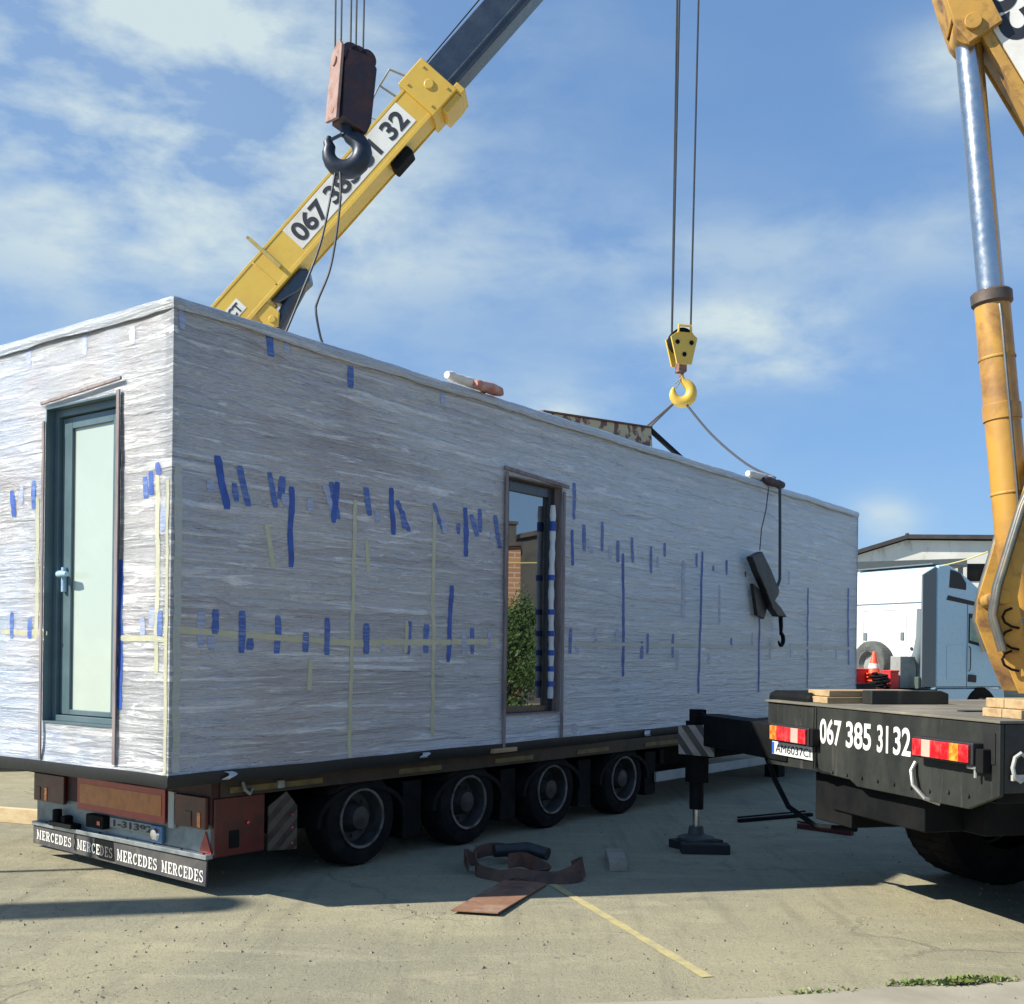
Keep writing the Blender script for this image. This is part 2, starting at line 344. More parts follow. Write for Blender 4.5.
# ---------------------------------------------------------------- mesh helpers
class G:
    """collects shapes and links them as one mesh object"""
    def __init__(s, M=None):
        s.v, s.f, s.mi = [], [], []
        s.M = M or Matrix.Identity(4); s.cur = 0
    def add(s, verts, faces):
        o = len(s.v)
        s.v += [tuple(s.M @ Vector(p)) for p in verts]
        s.f += [tuple(o + i for i in f) for f in faces]
        s.mi += [s.cur] * len(faces)
        return s
    def slot(s, i): s.cur = i; return s
    def box(s, x0, x1, y0, y1, z0, z1):
        v = [(x, y, z) for x in (x0, x1) for y in (y0, y1) for z in (z0, z1)]
        return s.add(v, [(0, 1, 3, 2), (4, 6, 7, 5), (0, 4, 5, 1), (2, 3, 7, 6), (0, 2, 6, 4), (1, 5, 7, 3)])
    def beam(s, p, q, w, h, up=(0, 0, 1)):
        p, q = Vector(p), Vector(q); d = (q - p).normalized(); up = Vector(up)
        sd_ = d.cross(up).normalized(); u = sd_.cross(d)
        v = []
        for c in (p, q):
            for a, b in ((-1, -1), (1, -1), (1, 1), (-1, 1)): v.append(c + sd_ * a * w / 2 + u * b * h / 2)
        return s.add(v, [(0, 1, 2, 3), (7, 6, 5, 4), (0, 4, 5, 1), (1, 5, 6, 2), (2, 6, 7, 3), (3, 7, 4, 0)])
    def prism(s, poly, o, ax, ay, az, t):
        """polygon (a, b) in the plane ax, ay at o, thickness t along az"""
        o, ax, ay, az = map(Vector, (o, ax, ay, az)); n = len(poly)
        v = [o + ax * a + ay * b for a, b in poly] + [o + ax * a + ay * b + az * t for a, b in poly]
        f = [tuple(range(n - 1, -1, -1)), tuple(range(n, 2 * n))] + [(i, (i + 1) % n, n + (i + 1) % n, n + i) for i in range(n)]
        return s.add(v, f)
    def lathe(s, prof, o, ax, n=28, close=True):
        """prof: (radius, distance along ax)"""
        o, ax = Vector(o), Vector(ax).normalized()
        a = ax.orthogonal().normalized(); b = ax.cross(a)
        v = []
        for r, h in prof:
            for i in range(n):
                t = 2 * math.pi * i / n
                v.append(o + ax * h + (a * math.cos(t) + b * math.sin(t)) * r)
        f = []
        for k in range(len(prof) - 1):
            for i in range(n):
                j = (i + 1) % n
                f.append((k * n + i, k * n + j, (k + 1) * n + j, (k + 1) * n + i))
        if close:
            f.append(tuple(range(n - 1, -1, -1))); f.append(tuple((len(prof) - 1) * n + i for i in range(n)))
        return s.add(v, f)
    def cyl(s, p, q, r, r2=None, n=20):
        p, q = Vector(p), Vector(q); return s.lathe([(r, 0), (r if r2 is None else r2, (q - p).length)], p, q - p, n)
    def tube(s, pts, r, n=8, cap=True):
        pts = [Vector(p) for p in pts]; v = []; a = None
        rr = r if isinstance(r, (list, tuple)) else [r] * len(pts)
        for i, p in enumerate(pts):
            d = (pts[min(i + 1, len(pts) - 1)] - pts[max(i - 1, 0)]).normalized()
            if a is None: a = d.orthogonal().normalized()
            a = (a - d * a.dot(d)).normalized(); b = d.cross(a)
            for k in range(n):
                t = 2 * math.pi * k / n; v.append(p + (a * math.cos(t) + b * math.sin(t)) * rr[i])
        f = [(i * n + k, i * n + (k + 1) % n, (i + 1) * n + (k + 1) % n, (i + 1) * n + k) for i in range(len(pts) - 1) for k in range(n)]
        if cap: f += [tuple(range(n - 1, -1, -1)), tuple((len(pts) - 1) * n + k for k in range(n))]
        return s.add(v, f)
    def ribbon(s, pts, wdir, w, t):
        """flat strap along pts, width w along wdir, thickness t"""
        pts = [Vector(p) for p in pts]; v = []
        for i, p in enumerate(pts):
            wd = Vector(wdir[i] if isinstance(wdir, list) else wdir).normalized()
            d = (pts[min(i + 1, len(pts) - 1)] - pts[max(i - 1, 0)]).normalized(); u = d.cross(wd).normalized()
            for a, b in ((-1, -1), (1, -1), (1, 1), (-1, 1)): v.append(p + wd * a * w / 2 + u * b * t / 2)
        f = [(i * 4 + k, i * 4 + (k + 1) % 4, i * 4 + 4 + (k + 1) % 4, i * 4 + 4 + k) for i in range(len(pts) - 1) for k in range(4)]
        m = (len(pts) - 1) * 4
        f += [(3, 2, 1, 0), (m, m + 1, m + 2, m + 3)]
        return s.add(v, f)
    def build(s, name, mats, parent=None, bevel=0.0, smooth=True, ang=38, loc=None):
        me = bpy.data.meshes.new(name); me.from_pydata(s.v, [], s.f)
        for m in (mats if isinstance(mats, (list, tuple)) else [mats]): me.materials.append(m)
        me.polygons.foreach_set('material_index', s.mi)
        import bmesh
        bm = bmesh.new(); bm.from_mesh(me); bmesh.ops.recalc_face_normals(bm, faces=bm.faces); bm.to_mesh(me); bm.free()
        if smooth:
            me.polygons.foreach_set('use_smooth', [True] * len(me.polygons)); me.set_sharp_from_angle(angle=R(ang))
        me.update()
        o = bpy.data.objects.new(name, me); COL.objects.link(o)
        if parent is not None: o.parent = parent
        if loc is not None: o.location = loc
        if bevel:
            b = o.modifiers.new('bevel', 'BEVEL'); b.width = bevel; b.segments = 2; b.limit_method = 'ANGLE'; b.angle_limit = R(40)
            b.harden_normals = True
        return o

def tag(o, label=None, cat=None, group=None, kind=None):
    if label: o['label'] = label
    if cat: o['category'] = cat
    if group: o['group'] = group
    if kind: o['kind'] = kind
    return o
def thing(name, label, cat, loc=(0, 0, 0), rotz=0.0, group=None):
    o = bpy.data.objects.new(name, None); COL.objects.link(o)
    o.location = loc; o.rotation_euler = (0, 0, rotz); o.empty_display_size = .2
    return tag(o, label, cat, group)
def frame(o, ax, az=(0, 0, 1)):
    """matrix with x along ax, z close to az"""
    ax = Vector(ax).normalized(); ay = Vector(az).cross(ax).normalized(); z = ax.cross(ay)
    m = Matrix((ax, ay, z)).transposed().to_4x4(); m.translation = Vector(o); return m
def copy_tree(o, parent=None):
    c = o.copy(); COL.objects.link(c); c.parent = parent
    for ch in [x for x in o.children]: copy_tree(ch, c)
    return c

def write(name, s, mat_, parent, o, right, up, width, height, bold=.02, depth=.002, label=None):
    """lettering s set in a box width x height whose lower left corner is o"""
    cu = bpy.data.curves.new('lettering', 'FONT'); cu.body = s; cu.size = 1; cu.offset = bold; cu.extrude = 0.001; cu.resolution_u = 6
    tmp = bpy.data.objects.new('tmp', cu); COL.objects.link(tmp)
    bpy.context.view_layer.update()
    dg = bpy.context.evaluated_depsgraph_get()
    me = bpy.data.meshes.new_from_object(tmp.evaluated_get(dg))
    bpy.data.objects.remove(tmp); bpy.data.curves.remove(cu)
    xs = [v.co.x for v in me.vertices]; ys = [v.co.y for v in me.vertices]
    x0, x1, y0, y1 = min(xs), max(xs), min(ys), max(ys)
    o, right, up = Vector(o), Vector(right).normalized(), Vector(up).normalized(); n = right.cross(up)
    for v in me.vertices:
        c = v.co.copy()
        v.co = o + right * ((c.x - x0) / (x1 - x0) * width) + up * ((c.y - y0) / (y1 - y0) * height) + n * (depth if c.z > 0 else 0)
    me.materials.clear(); me.materials.append(mat_)
    me.name = name
    ob = bpy.data.objects.new(name, me); COL.objects.link(ob); ob.parent = parent
    return ob

# slab-serif letters drawn with straight and curved strokes, cell 1 high
def serif(ch):
    B = []
    def r(a, b, c, d): B.append([(a, b), (c, b), (c, d), (a, d)])
    def arc(cx_, cy_, rx, ry, t0, t1, w, n=10):
        for i in range(n):
            a0 = R(t0 + (t1 - t0) * i / n); a1 = R(t0 + (t1 - t0) * (i + 1) / n)
            B.append([(cx_ + rx * math.cos(a0), cy_ + ry * math.sin(a0)), (cx_ + rx * math.cos(a1), cy_ + ry * math.sin(a1)),
                      (cx_ + (rx - w) * math.cos(a1), cy_ + (ry - w * .7) * math.sin(a1)), (cx_ + (rx - w) * math.cos(a0), cy_ + (ry - w * .7) * math.sin(a0))])
    s = .10
    if ch == 'M':
        r(.08, s, .2, 1 - s); r(.6, s, .78, 1 - s); r(0, 0, .28, s); r(.52, 0, .86, s); r(0, 1 - s, .24, 1); r(.6, 1 - s, .86, 1)
        B.append([(.1, .9), (.26, .9), (.47, .25), (.4, .1)]); B.append([(.4, .1), (.47, .25), (.64, .9), (.6, .7)]); w = .86
    elif ch == 'E':
        r(.08, s, .26, 1 - s); r(0, 0, .62, s); r(0, 1 - s, .62, 1); r(.52, s, .62, .28); r(.52, .72, .62, 1 - s); r(.26, .45, .46, .55); r(.42, .38, .48, .62); w = .62
    elif ch == 'R':
        r(.08, s, .26, 1 - s); r(0, 0, .32, s); r(0, 1 - s, .4, 1); r(.26, .44, .4, .54); arc(.38, .72, .28, .28, -90, 90, .16)
        B.append([(.32, .46), (.48, .46), (.66, s), (.5, s)]); r(.48, 0, .74, s); w = .72
    elif ch == 'C':
        arc(.36, .5, .34, .5, 40, 320, .17, 18); r(.54, .68, .62, 1.0); w = .66
    elif ch == 'D':
        r(.08, s, .26, 1 - s); r(0, 0, .36, s); r(0, 1 - s, .36, 1); arc(.34, .5, .36, .5, -90, 90, .18, 14); w = .72
    else:
        arc(.30, .73, .27, .27, 20, 270, .14, 12); arc(.30, .27, .29, .27, -160, 90, .14, 12); r(.02, 0, .09, .3); r(.46, .7, .53, 1); w = .6
    return B, w

# ================================================================ THE GROUND
def ground_mat():
    m, t, p = newmat('dusty_yard')
    co = t.coords()
    base = t.mix(t.ramp(t.noise(co, .35, 6, .6, .5), .38, .64), (.345, .315, .20), (.235, .225, .16))
    base = t.mix(t.ramp(t.noise(t.coords((.6, 2.2, 1)), 1.4, 8, .68, .8), .50, .70, 0, .6), base, (.43, .39, .26))
    base = t.mix(t.ramp(t.noise(co, 5.5, 8, .7, .3), .56, .75, 0, .75), base, (.19, .165, .12))
    base = t.mix(t.ramp(t.noise(co, 42, 4, .7), .54, .72, 0, .75), base, (.10, .09, .065))
    base = t.mix(t.ramp(t.noise(co, 75, 3, .7), .62, .72, 0, .7), base, (.52, .48, .38))
    # dark oil spots and old tyre marks
    base = t.mix(t.ramp(t.noise(co, 1.9, 5, .6, .2), .64, .74, 0, .55), base, (.12, .11, .085))
    base = t.mix(t.ramp(t.noise(t.coords((5.5, .5, 1), (0, 0, R(-24))), 1.0, 6, .6, .3), .54, .66, 0, .38), base, (.16, .145, .105))
    base = t.mix(t.ramp(t.noise(co, 14, 6, .75), .55, .72, 0, .45), base, (.42, .385, .27))
    # long cracks
    v = t.new('ShaderNodeTexVoronoi', feature='DISTANCE_TO_EDGE'); v.inputs['Scale'].default_value = .42
    nn = t.new('ShaderNodeTexNoise'); nn.inputs['Scale'].default_value = 2.2; nn.inputs['Detail'].default_value = 6
    t.l.new(co, nn.inputs['Vector'])
    ad = t.new('ShaderNodeVectorMath', operation='MULTIPLY_ADD'); ad.inputs[1].default_value = (.7, .7, .7)
    t.l.new(nn.outputs['Color'], ad.inputs[0]); t.l.new(co, ad.inputs[2]); t.l.new(ad.outputs[0], v.inputs['Vector'])
    crack = t.ramp(v.outputs['Distance'], .002, .012, .35, 0)
    crack = t.math('MULTIPLY', crack, t.ramp(t.noise(co, .5, 2), .48, .58))
    base = t.mix(crack, base, (.10, .09, .07))
    t.l.new(base, p.inputs['Base Color']); p.inputs['Roughness'].default_value = .92
    n = t.bump(t.noise(co, 6, 8, .7), .35, .03)
    n = t.bump(t.noise(co, 55, 6, .75), .8, .014, n)
    n = t.bump(t.math('MULTIPLY', crack, -1.0), .6, .02, n)
    t.l.new(n, p.inputs['Normal'])
    return m
g = G(); S = 400
g.add([(-S, -60, 0), (S, -60, 0), (S, S, 0), (-S, S, 0)], [(0, 1, 2, 3)])
tag(g.build('ground', ground_mat()), kind='structure')
m_strip = mat('pale_concrete_path', (.33, .305, .235), .9, c2=(.26, .24, .18), scale=2, bump=.4, bscale=50)
g = G(); g.prism([(.0, 5.16), (.6, 5.24), (1.2, 5.32), (1.93, 5.53), (2.3, 5.56), (2.8, 5.70), (8, 6.6), (9, 0), (0, 0)], (0, 0, -.05), (1, 0, 0), (0, 1, 0), (0, 0, 1), .054)
tag(g.build('path', m_strip), kind='structure')
g = G()
m_line, t, p = newmat('worn_yellow_line')
wear = t.ramp(t.noise(t.coords(), 9, 7, .75), .42, .62)
t.l.new(t.mix(wear, (.46, .39, .16), (.33, .295, .18)), p.inputs['Base Color']); p.inputs['Roughness'].default_value = .9
a, b = Vector((.30, 7.9, .004)), Vector((1.02, 5.66, .004)); d = (b - a).normalized(); sdv = Vector((d.y, -d.x, 0)) * .032
pa, pb = [], []
for i in range(25):
    q = a.lerp(b, i / 24); w = 1 + .25 * noise.noise(q * 6)
    pa.append(q + sdv * w); pb.append(q - sdv * w)
g.add(pa + pb, [(i, i + 1, 26 + i, 25 + i) for i in range(24)])
tag(g.build('painted_line', m_line), kind='structure')
# loose grit, uncountable
g = G()
for i in range(2600):
    y = random.uniform(4.6, 11) if i % 3 else random.uniform(4.6, 7); x = random.uniform(-.5, .5) * y * 1.05
    r = random.choice((.0025, .003, .004, .004, .005, .006, .008, .011)) * random.uniform(.7, 1.3)
    v = [(x + r * math.cos(k * 2.09 + i) * random.uniform(.7, 1.3), y + r * math.sin(k * 2.09 + i) * random.uniform(.7, 1.3), .0) for k in range(3)]
    g.add(v + [(x, y, r * 1.1)], [(0, 1, 3), (1, 2, 3), (2, 0, 3)])
tag(g.build('grit', mat('grit_stone', (.26, .23, .18), .9, c2=(.13, .11, .09), scale=6), smooth=False), kind='stuff')
# weeds along the edge of the path
g = G()
for c_x, c_y, n_, hh in ((2.05, 5.58, 60, .028), (2.3, 5.60, 90, .04), (2.5, 5.66, 40, .03), (1.5, 5.42, 36, .022), (2.75, 5.72, 30, .03)):
    for i in range(n_):
        x = random.gauss(c_x, .07); y = c_y + (x - c_x) * .2 + random.gauss(0, .012); a = random.uniform(0, 6.28); h = hh * random.uniform(.4, 1.2)
        dx, dy = math.cos(a), math.sin(a); w = .006
        g.add([(x - dy * w, y + dx * w, .004), (x + dy * w, y - dx * w, .004), (x + dx * h * .7 + dy * w * .6, y + dy * h * .7 - dx * w * .6, h), (x + dx * h * 1.4, y + dy * h * 1.4, h * .75)], [(0, 1, 2, 3)])
tag(g.build('weeds', leaf_mat('weed_green', (.10, .15, .03), (.17, .20, .06)), smooth=False), kind='stuff')

# ================================================================ MODULAR HOUSE
D = Vector((.5945, .804, 0)).normalized()
C0 = Vector((-2.13, 6.9, 0)); ANG = math.atan2(D.y, D.x)
LEN, WID, Z0, Z1 = 12.4, 3.4, .84, 3.84
house = thing('modular_house', 'long flat-roofed modular house wrapped in stretch film and blue tape, on a low trailer', 'modular house', C0, ANG)
def wr(u, z, s=0.0):
    """how far the film is drawn in (metres, negative = inwards)"""
    v = noise.noise(Vector((u * .6 + s, 3.1, z * 1.1))) * .009 + noise.noise(Vector((u * 1.3 - s, 7.7, z * 9.0 + u * .9))) * .0045 \
        + noise.noise(Vector((u * 2.6, 1.3 + s, z * 3.5 - u * 1.6))) * .005
    v -= .016
    e = min((u + .0) / .10, (z - Z0) / .08, 1.0)
    return v * max(0.0, min(1.0, e))
GL = (3.50, 4.34, 1.10, 3.19)      # opening of the glazed door: a0, a1, z0, z1
DR = (.59, 1.42, 1.13, 3.30)       # opening of the entrance door on the end wall: b0, b1, z0, z1
def lines(a, b, step, extra):
    n = max(1, round((b - a) / step)); L = [a + (b - a) * i / n for i in range(n + 1)]
    L = [x for x in L if all(abs(x - e) > step * .45 for e in extra)] + list(extra)
    return sorted(L)
def wall(gm, us, zs, hole, pt):
    idx = {}; V = []
    for i, u in enumerate(us):
        for j, z in enumerate(zs): idx[i, j] = len(V); V.append(pt(u, z))
    F = []
    for i in range(len(us) - 1):
        for j in range(len(zs) - 1):
            cu, cz_ = (us[i] + us[i + 1]) / 2, (zs[j] + zs[j + 1]) / 2
            if hole and hole[0] < cu < hole[1] and hole[2] < cz_ < hole[3]: continue
            F.append((idx[i, j], idx[i + 1, j], idx[i + 1, j + 1], idx[i, j + 1]))
    gm.add(V, F)
g = G()
zs = lines(Z0, Z1, .05, [])
wall(g, lines(0, LEN, .055, [GL[0], GL[1]]), lines(Z0, Z1, .05, [GL[2], GL[3]]), GL, lambda u, z: (u, -wr(u, z) , z))
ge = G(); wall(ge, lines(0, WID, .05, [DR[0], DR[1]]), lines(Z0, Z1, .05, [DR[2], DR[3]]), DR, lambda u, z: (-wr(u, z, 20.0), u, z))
wall(g, lines(0, WID, .3, []), lines(Z0, Z1, .3, []), None, lambda u, z: (LEN, u, z))
wall(g, lines(0, LEN, .6, []), lines(Z0, Z1, .6, []), None, lambda u, z: (u, WID, z))
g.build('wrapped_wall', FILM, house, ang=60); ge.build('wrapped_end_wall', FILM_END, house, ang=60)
# roof sheet pulled over the edges: mitred loops round the roof, closed on top
g = G()
prof = [(-.003, Z1 - .075), (-.010, Z1 - .052), (-.013, Z1 - .026), (-.004, Z1 - .002), (.016, Z1 + .010), (.06, Z1 + .014), (.35, Z1 + .006)]
NL, NW = 200, 56
V = []
for k, (o_, z) in enumerate(prof):
    x0, x1, y0, y1 = o_, LEN - o_, o_, WID - o_
    ring = [(x0 + (x1 - x0) * i / NL, y0) for i in range(NL)] + [(x1, y0 + (y1 - y0) * i / NW) for i in range(NW)] \
        + [(x1 - (x1 - x0) * i / NL, y1) for i in range(NL)] + [(x0, y1 - (y1 - y0) * i / NW) for i in range(NW)]
    for x, y in ring:
        q = noise.noise(Vector((x * 1.1, y * 1.1, .2 * k))) * .012 + noise.noise(Vector((x * 4.5, y * 4.5, .5 * k + 7))) * .006
        V.append((x, y, z + q * (1.5 if k == 0 else .8 if k < 5 else .3)))
nr = 2 * (NL + NW)
F = [(k * nr + i, k * nr + (i + 1) % nr, (k + 1) * nr + (i + 1) % nr, (k + 1) * nr + i) for k in range(len(prof) - 1) for i in range(nr)]
F.append(tuple((len(prof) - 1) * nr + i for i in range(nr)))
g.add(V, F)
g.build('roof_sheet', FILMTOP, house, ang=60)
# black membrane skirt under the walls
g = G(); g.box(.012, LEN - .01, .012, WID - .01, .772, Z0 + .01)
us = lines(-.01, LEN, .1, [])
V = []
for u in us:
    w = noise.noise(Vector((u * 1.3, 0, 0)))
    V += [(u, -.012 - .006 * w, Z0 + .012 + .008 * w), (u, -.014 - .010 * w, .80 + .008 * w), (u, .005, .765 + .014 * w)]
g.add(V, [(i * 3 + k, i * 3 + 3 + k, i * 3 + 4 + k, i * 3 + 1 + k) for i in range(len(us) - 1) for k in range(2)])
V = []; us = lines(-.012, WID, .1, [])
for u in us:
    w = noise.noise(Vector((u * 1.3, 5, 0)))
    V += [(-.012 - .006 * w, u, Z0 + .012 + .008 * w), (-.014 - .010 * w, u, .80 + .008 * w), (.005, u, .765 + .014 * w)]
g.add(V, [(i * 3 + k, i * 3 + 1 + k, i * 3 + 4 + k, i * 3 + 3 + k) for i in range(len(us) - 1) for k in range(2)])
g.build('base_skirt', M_BLACKBASE, house, ang=60)

# glazed door in the long wall
r = .085
g = G()
for x0, x1, z0, z1 in ((GL[0], GL[0] + .13, GL[2], GL[3]), (GL[1] - .085, GL[1], GL[2], GL[3]), (GL[0] + .13, GL[1] - .085, GL[2], GL[2] + .06), (GL[0] + .13, GL[1] - .085, GL[3] - .10, GL[3])):
    g.box(x0, x1, r, r + .06, z0, z1)
door2 = g.build('glazed_door', M_ANTH, house, bevel=.004)
g = G(); g.box(GL[0] + .12, GL[1] - .075, r + .025, r + .045, GL[2] + .05, GL[3] - .09); g.build('glass_pane', M_GLASSDARK, door2, smooth=False)
g = G()                                        # reveal lining
g.box(GL[0] - .012, GL[0], .004, r + .06, GL[2], GL[3]); g.box(GL[1], GL[1] + .012, .004, r + .06, GL[2], GL[3])
g.box(GL[0], GL[1], .004, r + .06, GL[3], GL[3] + .012); g.box(GL[0], GL[1], .004, r + .06, GL[2] - .012, GL[2])
g.build('door_reveal', M_LATH, house)
g = G(); pts = []
for i in range(37):
    z = 1.22 + i * .05; pts.append((GL[1] - .095 + .006 * math.sin(z * 5), r - .045, z))
g.tube(pts, [.027 + .004 * math.sin(i * 1.7) for i in range(37)], 12)
roll = g.build('wrapped_roll', mat('white_foam_roll', (.62, .66, .70), .6, c2=(.48, .53, .60), scale=6), door2)
for z in (1.33, 1.47, 1.62, 1.80, 2.0, 2.32, 2.78, 2.82):
    g = G(); g.tube([(GL[1] - .095 + .006 * math.sin(zz * 5), r - .045, zz) for zz in (z, z + .025, z + .05)], .0335, 12)
    g.build('tape_band', M_BLUE_V, roll)
# laths round it
def lath(parts, name='door_lath'):
    g = G()
    for p_ in parts: g.box(*p_)
    g.build(name, M_LATH, house, bevel=.003)
lath([(3.452, 3.490, -.012, -.001, .80, 3.225)])
lath([(4.354, 4.392, -.012, -.001, .82, 3.16)])
g = G(); g.beam((3.42, -.012, 3.255), (4.44, -.012, 3.208), .018, .032); g.build('door_lath', M_LATH, house, bevel=.003)
g = G(); g.box(3.28, 3.62, -.045, -.004, .775, .812); g.build('door_lath', M_WOOD, house, bevel=.003)

# entrance door in the end wall
r = .095
g = G()
for y0, y1, z0, z1 in ((DR[0], DR[0] + .05, DR[2], DR[3]), (DR[1] - .05, DR[1], DR[2], DR[3]), (DR[0] + .05, DR[1] - .05, DR[2], DR[2] + .04), (DR[0] + .05, DR[1] - .05, DR[3] - .05, DR[3])):
    g.box(r - .03, r + .06, y0, y1, z0, z1)
edoor = g.build('entrance_door', M_TEAL, house, bevel=.004)
g = G()
for y0, y1, z0, z1 in ((DR[0] + .055, .765, DR[2] + .045, DR[3] - .055), (1.25, DR[1] - .055, DR[2] + .045, DR[3] - .055), (.765, 1.25, DR[2] + .045, 1.21), (.765, 1.25, 3.165, DR[3] - .055)):
    g.box(r, r + .05, y0, y1, z0, z1)
leaf = g.build('door_leaf', M_TEAL, edoor, bevel=.004)
g = G(); g.box(r + .02, r + .035, .755, 1.26, 1.2, 3.175); g.build('frosted_pane', M_FROST, edoor, smooth=False)
g = G()
g.box(.004, r + .06, DR[0] - .012, DR[0], DR[2], DR[3]); g.box(.004, r + .06, DR[1], DR[1] + .012, DR[2], DR[3])
g.box(.004, r + .06, DR[0], DR[1], DR[3], DR[3] + .012); g.box(.004, r + .06, DR[0], DR[1], DR[2] - .012, DR[2])
g.build('door_reveal', M_TEAL, house)
g = G(); g.tube([(r, 1.31, 2.15), (r - .03, 1.31, 2.15), (r - .055, 1.30, 2.15), (r - .06, 1.26, 2.15), (r - .06, 1.20, 2.148)], [.02, .022, .026, .024, .018], 12)
g.tube([(r - .012, 1.31, 2.03), (r - .012, 1.31, 2.2)], .02, 10)
g.build('door_handle', mat('film_wrapped_handle', (.35, .52, .68), .3, c2=(.20, .38, .62), scale=20, coat=.6), edoor)
for y0, y1, z0, z1 in ((DR[0] - .042, DR[0] - .008, .88, 3.33), (DR[1] + .008, DR[1] + .036, .86, 3.22)):
    g = G(); g.box(-.012, -.001, y0, y1, z0, z1); g.build('door_lath', M_LATH, house, bevel=.003)
g = G(); g.beam((-.012, .53, 3.40), (-.012, 1.47, 3.345), .016, .022); g.build('door_lath', M_LATH, house, bevel=.003)

# tape
LONG = [(0.36, 2.9, 0.44, 2.56, 'v'), (0.54, 2.86, 0.62, 2.6, 's'), (0.8, 2.85, 0.86, 2.62, 's'), (1.0, 2.78, 1.0, 2.22, 'v'), (0.94, 2.72, 0.95, 2.64, 'f'), (1.18, 2.72, 1.18, 2.63, 'f'), (1.32, 2.84, 1.41, 2.65, 'f'), (1.44, 2.87, 1.41, 2.57, 'v'), (1.73, 2.87, 1.78, 2.66, 's'), (1.86, 2.71, 1.87, 2.62, 'f'), (2.01, 2.9, 2.04, 2.54, 'v'), (2.08, 2.81, 2.22, 2.58, 's'), (2.51, 2.84, 2.63, 2.63, 's'), (2.83, 2.71, 2.83, 2.62, 's'), (2.92, 2.85, 2.94, 2.44, 'v'), (3.0, 2.8, 3.08, 2.62, 's'), (0.25, 1.89, 0.25, 1.65, 'f'), (0.33, 1.73, 0.33, 1.64, 'f'), (0.58, 1.9, 0.58, 1.62, 's'), (0.65, 1.72, 0.65, 1.64, 's'), (0.89, 1.88, 0.89, 1.62, 's'), (1.15, 1.77, 1.15, 1.63, 's'), (1.35, 1.88, 1.36, 1.61, 's'), (1.76, 1.85, 1.76, 1.62, 's'), (1.94, 1.7, 1.94, 1.64, 'f'), (2.25, 1.88, 2.23, 1.62, 's'), (2.45, 1.86, 2.44, 1.63, 's'), (2.76, 2.19, 2.72, 1.56, 'v'), (2.92, 1.81, 2.93, 1.63, 'f'), (0.31, 2.74, 0.31, 2.66, 'f'), (0.78, 2.5, 0.85, 2.2, 'b'), (1.75, 2.49, 1.78, 2.24, 'b'), (1.2, 1.58, 1.19, 1.36, 'b'), (2.21, 1.88, 2.21, 1.63, 'b'), (3.33, 2.83, 3.41, 2.55, 's'), (3.29, 2.69, 3.29, 2.61, 'f'), (4.56, 3.27, 4.57, 2.92, 's'), (4.54, 2.82, 4.55, 2.48, 'v'), (4.74, 2.89, 4.75, 2.63, 's'), (4.79, 2.75, 4.91, 2.63, 'f'), (5.08, 2.95, 5.08, 2.66, 's'), (5.23, 2.73, 5.24, 2.59, 'f'), (5.38, 2.79, 5.39, 2.57, 's'), (5.67, 2.85, 5.69, 2.59, 's'), (6.07, 2.79, 6.07, 2.5, 's'), (5.49, 2.67, 5.52, 1.41, 'v'), (3.03, 1.85, 3.04, 1.63, 's'), (2.93, 1.71, 2.93, 1.63, 'f'), (3.27, 1.83, 3.27, 1.68, 'f'), (4.53, 1.88, 4.53, 1.64, 's'), (4.65, 1.74, 4.66, 1.63, 'f'), (4.98, 1.9, 4.99, 1.69, 'f'), (5.39, 1.9, 5.39, 1.68, 'f'), (5.89, 1.78, 5.9, 1.6, 's'), (6.01, 1.86, 6.0, 1.65, 's'), (4.62, 0.97, 4.62, 0.82, 'f'), (6.21, 2.69, 6.22, 2.57, 'f'), (6.36, 2.85, 6.37, 2.7, 's'), (6.79, 2.7, 6.79, 2.05, 'f'), (7.25, 2.83, 7.21, 1.2, 'v'), (7.11, 2.8, 7.11, 2.64, 's'), (7.54, 2.69, 7.54, 2.62, 's'), (7.9, 2.78, 7.9, 2.6, 's'), (8.42, 2.68, 8.42, 2.61, 's'), (8.85, 2.6, 8.85, 1.18, 'v'), (9.79, 2.77, 9.79, 2.59, 'f'), (10.48, 2.59, 10.48, 1.2, 's'), (12.04, 2.67, 12.08, 1.52, 's'), (7.7, 2.47, 7.72, 2.01, 'f'), (5.88, 1.71, 5.88, 1.59, 's'), (6.58, 1.87, 6.57, 1.61, 's'), (6.68, 1.69, 6.69, 1.47, 'f'), (7.47, 1.66, 7.47, 1.53, 'f'), (8.05, 1.85, 8.05, 1.73, 's'), (8.64, 1.93, 8.65, 1.76, 'f'), (9.18, 1.83, 9.19, 1.58, 'f'), (9.87, 1.81, 9.87, 1.62, 'f'), (10.98, 1.8, 10.98, 1.7, 'f'), (11.56, 1.79, 11.57, 1.59, 'f'), (0.07, 3.81, 0.07, 3.65, 'f'), (0.78, 3.81, 0.8, 3.64, 's'), (0.94, 3.8, 0.94, 3.7, 'f'), (1.56, 3.74, 1.56, 3.58, 's'), (2.62, 3.75, 2.62, 3.65, 'f'), (1.63, 2.76, 1.59, 0.82, 'b'), (2.52, 2.77, 2.54, 0.97, 'b'), (0.07, 1.76, 1.6, 1.7, 'b'), (1.6, 1.7, 3.4, 1.74, 'b'), (4.42, 1.73, 12.11, 1.77, 'c')] + [(.50, 2.74, .52, 2.62, 's'), (.92, 2.84, .90, 2.68, 's'), (1.38, 2.86, 1.46, 2.60, 's'), (2.14, 2.74, 2.16, 2.6, 's'), (2.62, 2.72, 2.66, 2.6, 'f'), (.36, 1.9, .36, 1.74, 's'), (3.12, 2.86, 3.12, 2.66, 's'), (.055, 2.8, .06, .86, 'w')]

